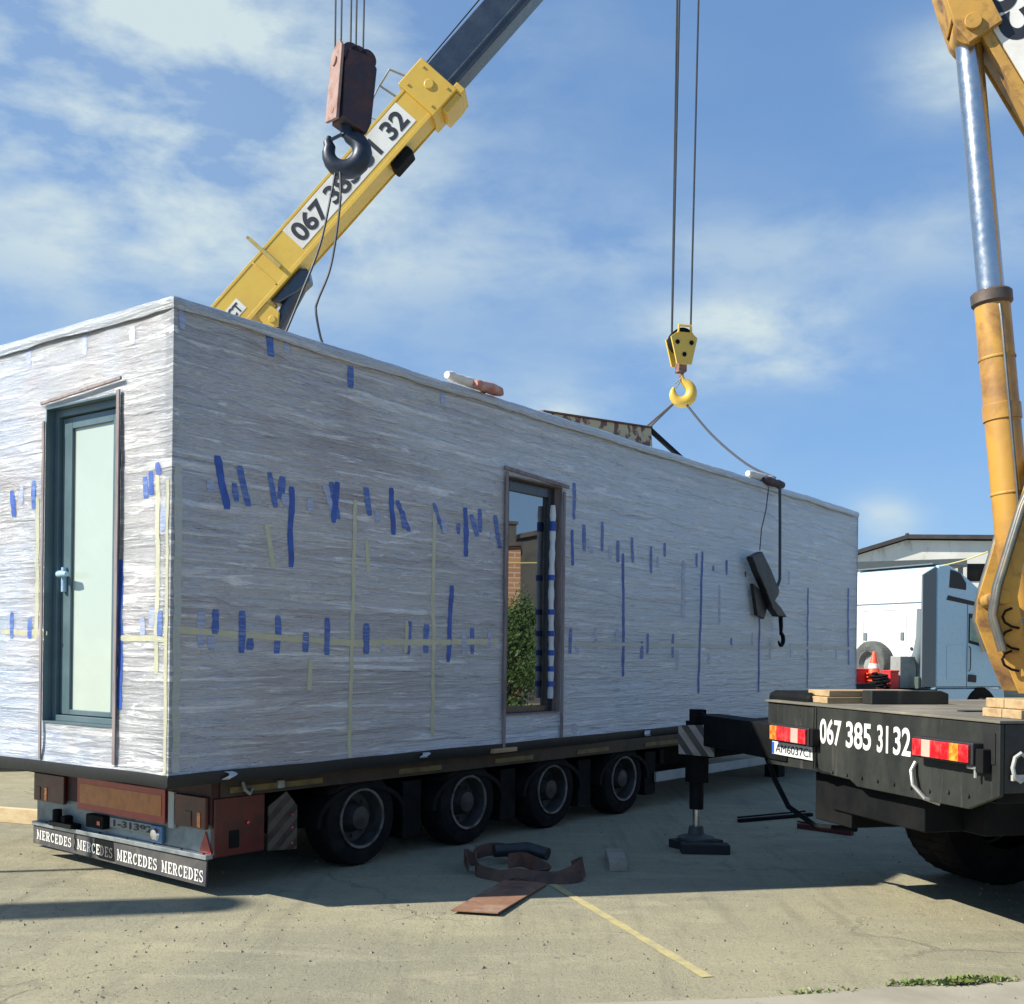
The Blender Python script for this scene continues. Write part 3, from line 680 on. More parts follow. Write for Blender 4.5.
SHORT = [(1.68, 3.8, 1.68, 3.64, 'f'), (1.0, 3.78, 0.99, 3.62, 'f'), (0.45, 3.72, 0.44, 3.61, 'f'), (1.88, 2.77, 1.85, 2.58, 'v'), (1.59, 2.82, 1.6, 2.62, 's'), (0.24, 2.77, 0.23, 2.62, 'v'), (0.17, 2.82, 0.15, 2.74, 'v'), (0.55, 2.22, 0.53, 1.24, 'v'), (1.86, 1.89, 1.86, 1.7, 's'), (1.62, 1.85, 1.62, 1.7, 's'), (0.17, 2.74, 0.15, 1.48, 'b'), (1.55, 2.7, 1.54, 1.69, 'b'), (2.0, 1.75, 1.4, 1.74, 'b'), (0.54, 1.71, 0.05, 1.7, 'b'), (0.05, 2.7, 0.04, 0.85, 'b')] + [(.30, 2.74, .29, 2.60, 's'), (.12, 1.88, .12, 1.70, 's'), (.30, 1.84, .29, 1.72, 'f'), (.20, 1.9, .20, 1.78, 'f'), (1.75, 2.8, 1.76, 2.66, 'f'), (.10, 2.55, .11, 2.38, 'f')]
TM = {'v': M_BLUE_V, 's': M_BLUE_S, 'f': M_BLUE_F, 'b': M_BEIGE, 'c': M_BEIGE_F, 'w': M_BEIGE_F}
def tape(face, a0, z0, a1, z1, k, i):
    n = max(3, int(math.hypot(a1 - a0, z1 - z0) / .03)); w = {'v': .058, 's': .058, 'f': .060, 'b': .042, 'c': .036, 'w': .075}[k] * random.uniform(.85, 1.15)
    dx, dz = a1 - a0, z1 - z0; L = math.hypot(dx, dz); px_, pz_ = -dz / L, dx / L
    V = []; off = .0018 + .0003 * (i % 5)
    for j in range(n + 1):
        t = j / n
        wob = noise.noise(Vector((i * 3.7, t * L * 5, 0))) * .010 * (1 if L > .2 else .3)
        ww = w * (1 + .30 * noise.noise(Vector((i * 1.9, t * L * 22, 3)))) / 2
        if j in (0, n): ww *= .75
        for s_ in (-1, 1):
            u = a0 + dx * t + px_ * (ww * s_ + wob); z = z0 + dz * t + pz_ * (ww * s_ + wob) * (0.3 if abs(dz) > abs(dx) else 1)
            for dd in (0, .0004):
                if face == 'L': V.append((u, -wr(u, z) - off - dd, z))
                else: V.append((-wr(u, z, 20.0) - off - dd, u, z))
    F = []
    for j in range(n):
        b = j * 4; F += [(b, b + 2, b + 6, b + 4), (b + 1, b + 5, b + 7, b + 3), (b, b + 4, b + 5, b + 1), (b + 2, b + 3, b + 7, b + 6)]
    F += [(0, 1, 3, 2), (n * 4, n * 4 + 2, n * 4 + 3, n * 4 + 1)]
    g = G(); g.add(V, F); g.build('beige_tape' if k in 'bcw' else 'blue_tape', TM[k], house, smooth=False)
for i, q in enumerate(LONG): tape('L', *q, i)
for i, q in enumerate(SHORT): tape('S', *q, i + 200)

M_SHEET = film_mat('pale_sheet_under_film', (.48, .54, .58), (.52, .58, .62), (.60, .66, .70), (.86, .88, .90))
for a0, a1, z0, z1 in ((6.85, 8.45, 2.02, 2.66), (5.42, 6.0, .98, 1.40)):
    g = G(); wall(g, lines(a0, a1, .08, []), lines(z0, z1, .06, []), None, lambda u, z: (u + .015 * noise.noise(Vector((u, z * 3, 0))), -wr(u, z) - .0012, z + .02 * noise.noise(Vector((u * 2, z, 5)))))
    g.build('pale_sheet', M_SHEET, house, ang=60)

m_loose = mat('loose_film', (.40, .42, .44), .3, coat=1.0)
for i, (a, z, w_, h_) in enumerate(((.42, .845, .06, .05), (2.35, .84, .08, .04), (5.9, .84, .10, .06))):
    g = G(); V = []
    for k in range(7):
        t_ = k / 6
        for s_ in (0, 1): V.append((a + s_ * w_ + .03 * math.sin(t_ * 5 + i), -.016 - .028 * math.sin(t_ * 2.6) - .008 * s_, z - h_ * t_))
    g.add(V, [(2 * k, 2 * k + 1, 2 * k + 3, 2 * k + 2) for k in range(6)]); g.build('loose_film_end', m_loose, house)

# ---- things lying on the roof
def house_pt(a, b, z): return C0 + D * a + Vector((-D.y, D.x, 0)) * b + Vector((0, 0, z))
wedge = thing('steel_wedge', 'cream steel wedge with peeling rusty paint lying on the roof below the yellow hook', 'steel wedge', house_pt(4.5, .25, Z1 + .02), ANG)
g = G(); g.prism([(-.15, 0), (-.15, .075), (1.95, .275), (2.0, 0)], (0, 0, 0), (1, 0, 0), (0, 0, 1), (0, 1, 0), .02); g.build('side_plate', M_PEELING, wedge, bevel=.003)
g = G(); g.prism([(-.15, .077), (1.95, .277), (1.95, .292), (-.15, .092)], (0, -.02, 0), (1, 0, 0), (0, 0, 1), (0, 1, 0), .5); g.build('top_plate', mat('rust_edge', (.14, .07, .05), .8), wedge)
g = G(); g.prism([(-.15, 0), (-.15, .075), (1.95, .275), (2.0, 0)], (0, .44, 0), (1, 0, 0), (0, 0, 1), (0, 1, 0), .02); g.build('side_plate', M_PEELING, wedge)
for y in (.0, .44):
    g = G(); g.beam((1.96, y + .02, .265), (2.80, y + .02, .03), .04, .05); g.build('strut', M_BLACK, wedge, bevel=.004)

def folded_cloth(name, label, a0, a1, z, mats, seed):
    o = thing(name, label, 'edge padding', house_pt((a0 + a1) / 2, .04, Z1 + .03), ANG)
    h = (a1 - a0) / 2
    for k, (x0, x1, y0, dy, zz, rr, m_) in enumerate(mats):
        pts = []
        for j in range(9):
            t = j / 8; pts.append((x0 + (x1 - x0) * t, y0 + dy * t + .01 * noise.noise(Vector((t * 4, seed + k, 0))), zz + rr * .8 + .014 * noise.noise(Vector((t * 5, seed, k)))))
        g = G(); g.tube(pts, [rr * (1 + .3 * noise.noise(Vector((j * .7, seed, k * 2)))) * (.7 if j in (0, 8) else 1) for j in range(9)], 10)
        g.build('cloth_fold', m_, o)
    return o
folded_cloth('edge_pad', 'white and red folded cloth pad on the roof edge near the end door', 2.75, 3.35, 0,
             [(-.36, .12, 0, .02, .01, .042, M_CLOTH_W), (-.05, .28, -.05, -.02, -.01, .045, M_CLOTH_R), (-.2, .30, .03, .1, .03, .022, M_CLOTH_W), (.12, .36, .02, -.05, .0, .03, M_CLOTH_R)], 3)
folded_cloth('edge_pad', 'white folded cloth pad under the sling at the far end of the roof edge', 8.45, 9.5, 0,
             [(-.42, .32, .02, -.02, .0, .05, M_CLOTH_W), (-.1, .42, -.05, -.03, -.05, .055, M_RUSTDARK), (-.02, .35, .0, .04, .035, .035, M_CLOTH_W)], 8)
# pad with a small hook hanging on the wall
pad = thing('sling_pad', 'black leather pad hanging on ropes from the roof edge, a small hook below it', 'sling pad', house_pt(8.9, -.05, 3.8), ANG)
def L_(a, z, o_=-.07): return (a - 8.9, o_, z - 3.8)
g = G(); g.prism([(a - 8.9, z - 3.8) for a, z in [(8.23, 2.84), (8.54, 2.93), (8.82, 2.72), (9.08, 2.48), (9.06, 2.41), (8.96, 2.34), (9.15, 2.26), (9.35, 2.14), (9.03, 2.14), (8.87, 2.23), (8.65, 2.46), (8.4, 2.67)]], (0, -.11, 0), (1, 0, 0), (0, 0, 1), (0, 1, 0), .09); g.build('leather_pad', M_LEATHER, pad, bevel=.02)
g = G(); g.prism([(a - 8.9 - .10, z - 3.8 - .05) for a, z in [(8.55, 2.58), (8.8, 2.5), (9.02, 2.35), (8.9, 2.15), (8.69, 2.19)]], (0, -.03, 0), (1, 0, 0), (0, 0, 1), (0, 1, 0), .05); g.build('leather_flap', M_LEATHER, pad, bevel=.01)
g = G(); g.tube([L_(*q) for q in [(9.13, 3.81), (9.15, 3.38), (9.17, 2.62), (9.08, 2.51), (9.0, 2.46)]], .020, 8); g.build('rope', M_SLING, pad)
g = G(); g.tube([L_(*q) for q in [(8.79, 3.77), (8.71, 3.46), (8.58, 3.2), (8.54, 2.94)]], .007, 6); g.build('rope', M_SLING, pad)
hx, hz = (9.226, 1.851)
g = G()
pts = [(hx - 8.92, -.07, hz - 3.8 + .30), (hx - 8.9, -.07, hz - 3.8 + .16), (hx - 8.9, -.07, hz - 3.8 + .10)]
for k in range(11):
    t = R(95 - k * 26); pts.append((hx - 8.9 + .075 * math.cos(t), -.07, hz - 3.8 + .0 + .075 * math.sin(t)))
g.tube(pts, [.03, .028, .022, .022] + [.027] * 6 + [.024, .02, .016, .011], 8); g.build('small_hook', M_BLACK, pad)

# ================================================================ LOW TRAILER
TD = Vector((.62, .785, 0)).normalized(); R0 = Vector((-1.98, 7.39, 0)); TA = math.atan2(TD.y, TD.x)
tr = thing('low_trailer', 'low multi-axle trailer with hazard boards and lettered mud flap, carrying the wrapped house', 'trailer', R0, TA)
W = 2.25
g = G(); g.box(.02, 11.6, .02, 2.9, .64, .770); g.box(.3, 11.5, .55, .75, .34, .64); g.box(.3, 11.5, 1.6, 1.8, .20, .64); g.box(.5, 8.6, 1.1, 1.35, .13, .64)  # last box added underneath to block light from the bright ground behind
for x in (2.0, 3.23, 4.46, 6.0, 8.0): g.box(x - .04, x + .04, .1, 2.2, .45, .60)
g.build('chassis', M_BLACK, tr)
g = G(); g.box(0.05, 11.6, -.015, .018, .645, .768); g.build('side_rail', mat('brown_side_rail', (.045, .03, .018), .6, c2=(.022, .016, .012), scale=4), tr, bevel=.004)
for x0, x1 in ((.12, .95), (1.75, 2.25), (2.95, 3.5), (4.2, 4.75), (5.45, 7.0), (7.2, 9.0)):
    g = G(); g.box(x0, x1, -.022, -.0155, .672, .712); g.build('marker_strip', mat('yellow_marker_strip', (.15, .115, .035), .5, c2=(.07, .055, .025), scale=9), tr)
# tail
g = G(); g.box(-.0, .05, 0, W, .255, .47); g.build('tail_panel', M_PALEBLUE, tr, bevel=.004)
g = G(); g.box(-.015, .05, 0, W, .472, .768); g.build('tail_board', M_MAROON, tr, bevel=.004)
g = G(); g.box(-.06, -.002, -.01, W - .03, .245, .275); g.build('bumper_strip', M_SILVER, tr, bevel=.003)
for y in (.05, .30, .62, .95, 1.3, 1.7, 2.05):
    g = G(); g.cyl((-.030, y, .276), (-.030, y, .281), .008, n=8); g.build('rivet', M_BLACK, tr)
g = G(); g.prism([(.0, .245), (W - .03, .245), (W - .03, .10), (.01, .065)], (-.045, 0, 0), (0, 1, 0), (0, 0, 1), (1, 0, 0), .012)
flap = g.build('mud_flap', M_FLAP, tr)
g = G(); g.prism([(1.10, .243), (1.34, .243), (1.36, .13), (1.28, .098), (1.08, .095)], (-.0475, 0, 0), (0, 1, 0), (0, 0, 1), (1, 0, 0), .0022); g.build('tar_smear', M_BLACK, flap)
g = G(); g.tube([(-.052, 1.60 + .008 * math.sin(k), .235 - .012 * k) for k in range(11)], .004, 6); g.build('torn_edge', M_BLACK, flap)
def flapword(y_right, y_left, zb, zt, tilt, dark=()):
    """the word reads from left (large y) to right (small y)"""
    g = G(); x = 0; cells = []
    for i, ch in enumerate('MERCEDES'):
        polys, w = serif(ch); cells.append((x, polys)); x += w + .14
    tot = x - .14; L = y_left - y_right; drop = tilt
    for i, (x0, polys) in enumerate(cells):
        g.slot(1 if i in dark else 0)
        for p_ in polys:
            pts = []
            for a, b in p_:
                u = (x0 + a) / tot
                pts.append((y_left - u * L, zb + b * (zt - zb) - drop * u))
            g.prism(pts, (-.0465 if i not in dark else -.0495, 0, 0), (0, 1, 0), (0, 0, 1), (-1, 0, 0), .0022)
    g.build('lettering', [M_LETTER, M_LETTER_D], flap, smooth=False)
flapword(1.66, 2.16, .140, .212, .012)
flapword(1.10, 1.575, .128, .202, .012, dark=(5, 6, 7))
flapword(.555, 1.045, .112, .192, .012)
flapword(.03, .50, .100, .180, .012)
def plate(name, y0, y1, z0, z1, x, m_, parent=tr, t=.012, bev=.002):
    g = G(); g.box(x - t, x, y0, y1, z0, z1); return g.build(name, m_, parent, bevel=bev)
pl = plate('marker_board', .50, 1.62, .425, .665, -.016, M_RED); plate('board_inset', .54, 1.58, .475, .62, -.029, M_ORANGE, pl, .002, 0)
plt = plate('licence_plate', .60, 1.18, .335, .405, -.014, mat('grey_plate', (.26, .28, .28), .4)); plt.location = (0, 0, 0)
write('lettering', '1-31392', M_BLACKLET, plt, (-.0275, 1.13, .345), (0, -1, 0), (0, 0, 1), .48, .048)
g = G(); g.lathe([(.0, .0), (.035, .004), (.045, .02), (.045, .05)], (-.055, .60, .345), (1, 0, 0), 20); g.build('round_lamp', mat('bright_lamp_glass', (.95, .97, 1.0), .05, metal=.9, grain=0), tr)
g = G(); g.box(-.03, -.002, .53, .67, .285, .405); g.build('lamp_housing', mat('blue_lamp_box', (.10, .22, .36), .4), tr, bevel=.006)
for y0, y1 in ((.02, .36), (1.78, 2.22)):
    l = plate('tail_lamp', y0, y1, .44, .655, -.016, M_REDDARK, tr, .03, .006)
    yy = y0 + .05 if y0 < 1 else y1 - .2
    plate('lamp_lens', yy, yy + .035, .45, .55, -.047, M_ORLENS, l, .004)
    plate('lamp_lens', yy + .1, yy + .17, .45, .55, -.047, M_REDDARK, l, .004)
plate('white_bracket', .385, .45, .41, .66, -.016, mat('white_bracket_paint', (.45, .47, .45), .5), tr, .02)
g = G(); g.prism([(0, .28), (.13, .28), (.065, .42)], (-.003, .0, 0), (0, 1, 0), (0, 0, 1), (-1, 0, 0), .008); g.build('triangle_reflector', M_RED, tr)
g = G(); g.box(-.09, -.001, 1.60, 1.92, .275, .31); g.cyl((-.05, 1.86, .27), (-.05, 1.86, .40), .035, n=10); g.box(-.07, -.001, 1.72, 1.78, .30, .36); g.build('tail_latch', M_BLACK, tr, bevel=.006)
g = G(); g.box(-.06, -.001, 1.22, 1.45, .31, .41); g.build('lamp_socket', M_BLACK, tr, bevel=.01)
plate('lamp_lens', 1.25, 1.29, .34, .37, -.061, M_REDLENS, tr, .004)
# side near the tail
g = G(); g.box(.0, .42, -.02, .03, .25, .643); g.build('corner_panel', M_REDDARK, tr, bevel=.006)
g = G(); g.box(.12, .2, -.028, -.0205, .30, .42); g.build('panel_cover', M_BLACK, tr, bevel=.004)
for x, z, r_ in ((.27, .46, .012), (.66, .47, .009), (.66, .38, .009), (.66, .27, .009)):
    g = G(); g.lathe([(r_, 0), (r_, .006), (0, .012)], (x, -.0275, z), (0, -1, 0), 10); g.build('side_marker', M_REDLENS, tr)
g = G(); g.prism([(.46, .24), (.72, .22), (.72, .53), (.62, .64), (.46, .55)], (0, -.012, 0), (1, 0, 0), (0, 0, 1), (0, 1, 0), .012)
g.build('hazard_board', stripe_mat('dim_hazard_stripes', (.07, .06, .045), (.018, .008, .007), 3.2, (0, R(-50), 0)), tr)
g = G(); g.tube([(.22, -.03, .74), (.22, -.055, .69), (.26, -.055, .66), (.30, -.03, .69)], .012, 8); g.build('tie_ring', M_GREYSTEEL, tr)
g = G(); g.box(.52, .58, -.045, -.016, .67, .73); g.build('ratchet', M_GREYSTEEL, tr, bevel=.01)
# wheels
def wheel(parent, x, y, z, Rr, width, face, rim_r, name='wheel', rimm=M_RIM, rub=None):
    """face: -1 looks towards -y"""
    s_ = face
    g = G()
    prof = [(rim_r * .98, 0), (rim_r * 1.05, -.012), (Rr * .82, -.018), (Rr * .95, -.006), (Rr, .03), (Rr, width - .03), (Rr * .95, width + .006), (rim_r * 1.05, width)]
    g.lathe(prof, (x, y, z), (0, -s_, 0), 40, close=False)
    nb = 40
    for k in range(nb):
        t = 2 * math.pi * k / nb
        c, s2 = math.cos(t), math.sin(t)
        p0 = Vector((x + c * (Rr - .004), y - s_ * .03, z + s2 * (Rr - .004))); p1 = Vector((x + c * (Rr - .004), y - s_ * (width - .03), z + s2 * (Rr - .004)))
        g.beam(p0, p1, .025, .014, up=(c, 0, s2))
    tyre_ = g.build(name, rub or M_RUBBER, parent)
    g = G()
    g.lathe([(rim_r, .0), (rim_r * .93, -.012), (rim_r * .90, .02), (rim_r * .84, .10), (rim_r * .55, .11), (rim_r * .48, .06), (rim_r * .40, .03), (rim_r * .38, -.0), (0.0, -.01)], (x, y, z), (0, -s_, 0), 36, close=False)
    g.slot(1); g.lathe([(rim_r * 1.03, -.013), (rim_r * 1.02, -.024), (rim_r * .94, -.022), (rim_r * .93, -.012)], (x, y, z), (0, -s_, 0), 36, close=False); g.slot(0)
    for k in range(8):
        t = 2 * math.pi * k / 8
        g.cyl((x + math.cos(t) * rim_r * .66, y - s_ * .11, z + math.sin(t) * rim_r * .66), (x + math.cos(t) * rim_r * .66, y - s_ * .085, z + math.sin(t) * rim_r * .66), .014, n=6)
    g.build('rim', [rimm, mat('bare_rim_lip', (.20, .20, .20), .4, metal=.5, c2=(.06, .055, .05), scale=7)], tyre_)
    return tyre_
for x in (1.38, 2.63, 3.84, 5.08):
    for y, f_ in ((.0, -1), (W, 1)):
        wheel(tr, x, y + (.02 if f_ < 0 else -.02), .365, .365, .24, f_, .225)
    g = G(); n_ = 16; V = []
    for k in range(n_ + 1):
        t = R(-5 + 190 * k / n_); V += [(x + .47 * math.cos(t), -.012, .36 + .27 * math.sin(t) ), (x + .47 * math.cos(t), .30, .36 + .27 * math.sin(t)), (x + .43 * math.cos(t), -.012, .36 + .235 * math.sin(t)), (x + .43 * math.cos(t), .30, .36 + .235 * math.sin(t))]
    F = []
    for k in range(n_):
        b = k * 4; F += [(b, b + 1, b + 5, b + 4), (b + 2, b + 6, b + 7, b + 3), (b, b + 4, b + 6, b + 2), (b + 1, b + 3, b + 7, b + 5)]
    g.add(V, F); g.build('mudguard', M_BLACK, tr)
    g = G(); g.box(x + .50, x + .72, .06, .30, .14, .60); g.build('shade_filler', M_BLACK, tr, bevel=.01)  # black box added to darken the gap between wheels
    g = G(); g.cyl((x, .2, .365), (x, W - .2, .365), .06); g.build('axle', M_BLACK, tr)
g = G(); g.box(5.75, 9.4, .02, .05, .27, .375); g.build('side_guard', mat('grey_side_guard', (.34, .37, .36), .5, c2=(.26, .28, .28), scale=3), tr, bevel=.004)
g = G(); g.box(9.2, 12.6, .7, 1.6, .55, .9); g.box(12.0, 13.8, .6, 1.7, .9, 1.2); g.box(9.4, 9.6, .3, .5, 0, .62); g.box(9.4, 9.6, 1.8, 2.0, 0, .62); g.build('gooseneck', M_BLACK, tr)

# ================================================================ NEAR TRUCK CRANE (dark carrier, old yellow superstructure)
E1 = Vector((.962, .272, 0)).normalized(); K0 = Vector((1.92, 8.28, 0)); KA = math.atan2(E1.y, E1.x)
cr = thing('truck_crane', 'truck crane with dusty black rear deck and phone number between its red tail lights', 'truck crane', K0, KA)
g = G()
g.prism([(0, .84), (-.66, .855), (-.66, 1.30), (0, 1.30)], (-.004, 0, 0), (0, 1, 0), (0, 0, 1), (1, 0, 0), .03)
g.prism([(-.664, .855), (-1.1, .845), (-1.18, .81), (-2.25, .815), (-2.5, .915), (-2.5, 1.30), (-.664, 1.30)], (-.012, 0, 0), (0, 1, 0), (0, 0, 1), (1, 0, 0), .03)
g.box(.02, 7.0, -2.5, -2.46, .93, 1.30); g.box(.03, 7.0, -.03, .0, .9, 1.30)
g.build('rear_panel', M_DIRTYBLACK, cr, bevel=.006)
g = G(); g.box(-.022, 7.0, -2.51, .01, 1.302, 1.318); g.build('deck', M_DECK, cr, bevel=.004)
for x in (.4, 1.1):
    g = G(); g.box(x, x + .55, -1.7, -1.62, 1.3185, 1.324); g.build('deck_slot', M_BLACK, cr)
g = G(); g.box(.08, 7.4, -1.75, -.75, .60, 1.15); g.box(.1, .5, -.95, -.5, .50, .84); g.box(.15, .6, -1.35, -.95, .58, .84); g.box(.35, .8, -1.95, -1.5, .60, .84); g.box(.06, .26, -2.4, -.1, .86, 1.25)
g.box(2.2, 7.4, -2.4, -.1, .75, 1.28)
g.build('chassis', M_BLACK, cr, bevel=.01)
g = G(); g.box(.06, .75, -.46, .14, .90, 1.385); g.build('outrigger_housing', M_BLACK, cr, bevel=.05)
# seam, hose, hook, ring, slot
g = G(); g.tube([(-.014, -.70, 1.04), (-.02, -.70, .95), (-.03, -.72, .88), (-.03, -.80, .86), (.02, -.95, .855)], .009, 8); g.build('cable', M_BLACK, cr)
g = G(); g.tube([(-.02, -1.80, 1.03), (-.05, -1.80, .98), (-.06, -1.83, .90), (-.03, -1.90, .83), (.05, -1.93, .80)], .013, 8); g.build('air_hose', mat('silver_hose', (.35, .35, .33), .4, metal=.6), cr)
g = G(); g.box(-.018, -.0125, -2.47, -2.38, 1.08, 1.25); g.build('slot_cover', mat('slot_black', (.006, .006, .007), .7), cr, bevel=.002)
g = G(); g.cyl((-.012, -2.36, 1.05), (-.05, -2.36, 1.05), .014, n=10); g.tube([(-.05, -2.30, 1.055), (-.055, -2.36, 1.055), (-.05, -2.41, 1.06)], .012, 8); g.tube([(-.05, -2.36, 1.05), (-.05, -2.36, 1.0)], .009, 8)
g.build('latch_handle', M_GREYSTEEL, cr)
g = G(); g.tube([(.10 + .05 * math.cos(t / 8 * 6.283), -2.525, 1.07 + .075 * math.sin(t / 8 * 6.283)) for t in range(9)], .011, 8); g.box(.05, .30, -2.53, -2.512, 1.0, 1.03); g.build('side_ring', mat('worn_white_ring', (.40, .40, .37), .5), cr)
for i in range(9):
    y = -.9 - i * .17
    g = G(); g.cyl((-.012, y, .875 if y > -2.0 else .89), (-.022, y, .875 if y > -2.0 else .89), .012, n=6); g.build('bolt', M_DIRTYBLACK, cr)
for y in (-.69, -.66):
    g = G(); g.tube([(-.016, y, .87), (-.018, y - .002, 1.1), (-.016, y, 1.295)], .006, 6); g.build('weld_seam', M_DIRTYBLACK, cr)
# tail lights
def tail_lamp(y0, y1, z0, z1, order):
    g = G(); g.box(-.085, -.014, min(y0, y1) - .015, max(y0, y1) + .015, z0 - .012, z1 + .012)
    h = g.build('tail_light', M_PLASTICBLACK, cr, bevel=.008)
    n = len(order); w = (y1 - y0) / n
    for i, m_ in enumerate(order):
        g = G(); a, b = y0 + w * i, y0 + w * (i + 1); g.box(-.102, -.086, min(a, b) + .002, max(a, b) - .002, z0, z1)
        g.build('lens', m_, h, bevel=.004)
    return h
tail_lamp(-.201, -.692, 1.040, 1.142, [M_ORLENS, M_REDLENS, M_REDLENS, M_WHLENS, M_REDLENS])
tail_lamp(-1.873, -2.362, 1.080, 1.178, [M_REDLENS, M_WHLENS, M_REDLENS, M_REDLENS, M_ORLENS, M_REDLENS])
g = G(); g.box(-.075, -.014, -.742, -.71, 1.03, 1.15); g.build('lamp_bracket', M_BLACK, cr, bevel=.006)
g = G(); g.box(-.07, -.014, -2.44, -2.38, 1.03, 1.16); g.build('lamp_bracket', M_BLACK, cr, bevel=.006)
g = G(); g.box(-.022, -.008, -.663, -.10, .925, 1.018); kp = g.build('licence_plate', mat('white_plate', (.66, .67, .66), .4, grain=.06), cr, bevel=.002)
g = G(); g.box(-.0245, -.0225, -.135, -.103, .93, 1.013); g.build('plate_band', mat('plate_band_blue', (.03, .10, .42), .4), kp)
write('lettering', 'AM6037CI', M_BLACKLET, kp, (-.0228, -.155, .943), (0, -1, 0), (0, 0, 1), .48, .058, bold=.0)
for s_, y_, w_ in (('067', -.737, .262), ('385', -1.055, .28), ('31', -1.40, .115), ('32', -1.568, .172)):
    write('phone_number', s_, M_LETTER, cr, (-.0125, y_, 1.052), (0, -1, 0), (0, 0, 1), w_, .172, bold=.02)
# wheels
for x in (1.55, 2.80, 6.3):
    wheel(cr, x, -.42 if x < 5 else -.12, .55, .55, .28, 1, .27, rimm=M_BLACK)
    wheel(cr, x, -2.42, .54, .54, .28, -1, .27, rimm=M_GREYSTEEL)
    if x < 5: wheel(cr, x, -.44, .54, .54, .26, -1, .27, rimm=M_BLACK)
    g = G(); g.cyl((x, -.3, .54), (x, -2.2, .54), .09); g.build('axle', M_BLACK, cr)
# carrier cab, out of frame to the right
g = G(); g.prism([(7.1, .8), (8.9, .8), (8.95, 1.6), (8.6, 2.5), (7.1, 2.5)], (0, -2.45, 0), (1, 0, 0), (0, 0, 1), (0, 1, 0), 2.4); g.build('carrier_cab', M_YELLOWOLD, cr, bevel=.05)
# outriggers: the one by the house is out
g = G(); g.box(-.02, .22, -.3, 1.25, .88, 1.14); g.build('outrigger_beam', M_BLACK, cr, bevel=.008)
g = G(); g.box(-.075, .075, 1.145, 1.295, .56, 1.08); g.box(-.055, .055, 1.16, 1.27, 1.05, 1.18); g.cyl((0, 1.22, .33), (0, 1.22, .6), .06); g.tube([(0, 1.15, 1.16), (.0, 1.08, 1.14), (.05, 1.03, 1.10)], .012); g.build('outrigger_leg', M_BLACK, cr, bevel=.015)
g = G(); g.cyl((0, 1.22, .06), (0, 1.22, .40), .030); g.build('chrome_rod', M_CHROME, cr)
g = G(); g.lathe([(.0, .0), (.155, .0), (.155, .02), (.07, .045), (.06, .11), (0, .11)], (0, 1.22, .075), (0, 0, 1), 24, close=False); g.build('foot_plate', mat('grey_foot', (.06, .065, .06), .6), cr)
g = G(); g.prism([(-.145, -.125), (.15, -.145), (.155, .125), (-.15, .115)], (-.075, 1.08, .935), (.908, -.419, 0), (0, 0, 1), (.419, .908, 0), .012)
g.build('hazard_board', stripe_mat('white_hazard_stripes', (.26, .24, .23), (.015, .015, .017), 3.4, (0, R(32), 0)), cr)
g = G(); g.tube([(.1, .2, .87), (.12, .1, .70), (.15, -.05, .52), (.2, -.35, .42), (.3, -.7, .45)], .02, 8); g.build('hydraulic_hose', M_BLACK, cr)

# superstructure: frame (along boom plan, towards camera, up)
al = math.atan2(.26, -.965) - KA
MU = frame((2.70, -1.25, 0), (math.cos(al), math.sin(al), 0))
BE = R(62)
g = G(MU); g.lathe([(0, 0), (.75, 0), (.75, .12), (0, .12)], (-.1, 0, 1.30), (0, 0, 1), 40, close=False); g.build('slew_ring', M_BLACK, cr)
g = G(MU); g.box(-2.0, 1.10, -.75, .75, 1.43, 1.60); g.box(-2.3, -1.5, -1.1, 1.1, 1.45, 2.5); g.build('turntable', M_YELLOWOLD, cr, bevel=.02)
g = G(MU); g.box(-1.3, .95, -.27, .27, 1.6, 2.35); g.cyl((.4, -.27, 2.3), (.4, .27, 2.3), .3); g.build('winch', M_BLACK, cr, bevel=.03)
poly = [(1.24, 1.40), (1.33, 1.62), (1.44, 1.93), (1.43, 2.10), (1.36, 2.35), (1.16, 3.10), (1.02, 3.16), (.2, 3.3), (-.5, 3.1), (-.7, 2.7), (-.2, 2.62), (1.0, 2.95), (1.08, 2.85), (1.22, 2.35), (1.26, 2.08), (1.20, 1.75), (.9, 1.64), (-.2, 1.62), (-.3, 1.40)]
for off in (-.36, .32):
    g = G(MU); g.prism(poly, (0, off, 0), (1, 0, 0), (0, 0, 1), (0, 1, 0), .04); g.build('side_frame', M_YELLOWOLD, cr, bevel=.004)
for x_, z_, r_ in ((1.36, 2.08, .055), (1.1, 3.05, .06), (1.1, 1.56, .10)):
    g = G(MU); g.cyl((x_, -.385, z_), (x_, .385, z_), r_); g.build('cross_pin', M_YELLOWOLD, cr, bevel=.01)
for off, r_ in ((.40, .035), (.46, .022), (-.40, .03)):
    g = G(MU); g.tube([(1.07, off, 3.15), (1.25, off, 2.7), (1.40, off, 2.15), (1.43, off, 1.95), (1.36, off, 1.7)], r_, 10); g.build('hydraulic_pipe', mat('grey_pipe', (.11, .12, .12), .4, metal=.4, c2=(.17, .15, .12), scale=6), cr)
for off, z_ in ((.38, 2.0), (.38, 1.85), (.39, 1.7)):
    g = G(MU); g.tube([(1.30, off, z_), (1.345, off + .02, z_ - .02), (1.365, off + .03, z_ - .06), (1.35, off + .03, z_ - .10), (1.30, off + .01, z_ - .13), (1.25, off, z_ - .14)], .009, 8); g.build('hydraulic_hose', M_BLACK, cr)
g = G(MU); g.box(-.7, .9, .55, 1.3, 1.6, 3.0); g.build('operator_cab', M_YELLOWOLD, cr, bevel=.04)
g = G(MU); g.box(-.5, .7, 1.30, 1.306, 2.1, 2.85); g.box(.9, .906, .62, 1.24, 1.9, 2.85); g.build('cab_glass', M_GREENGLASS, cr)
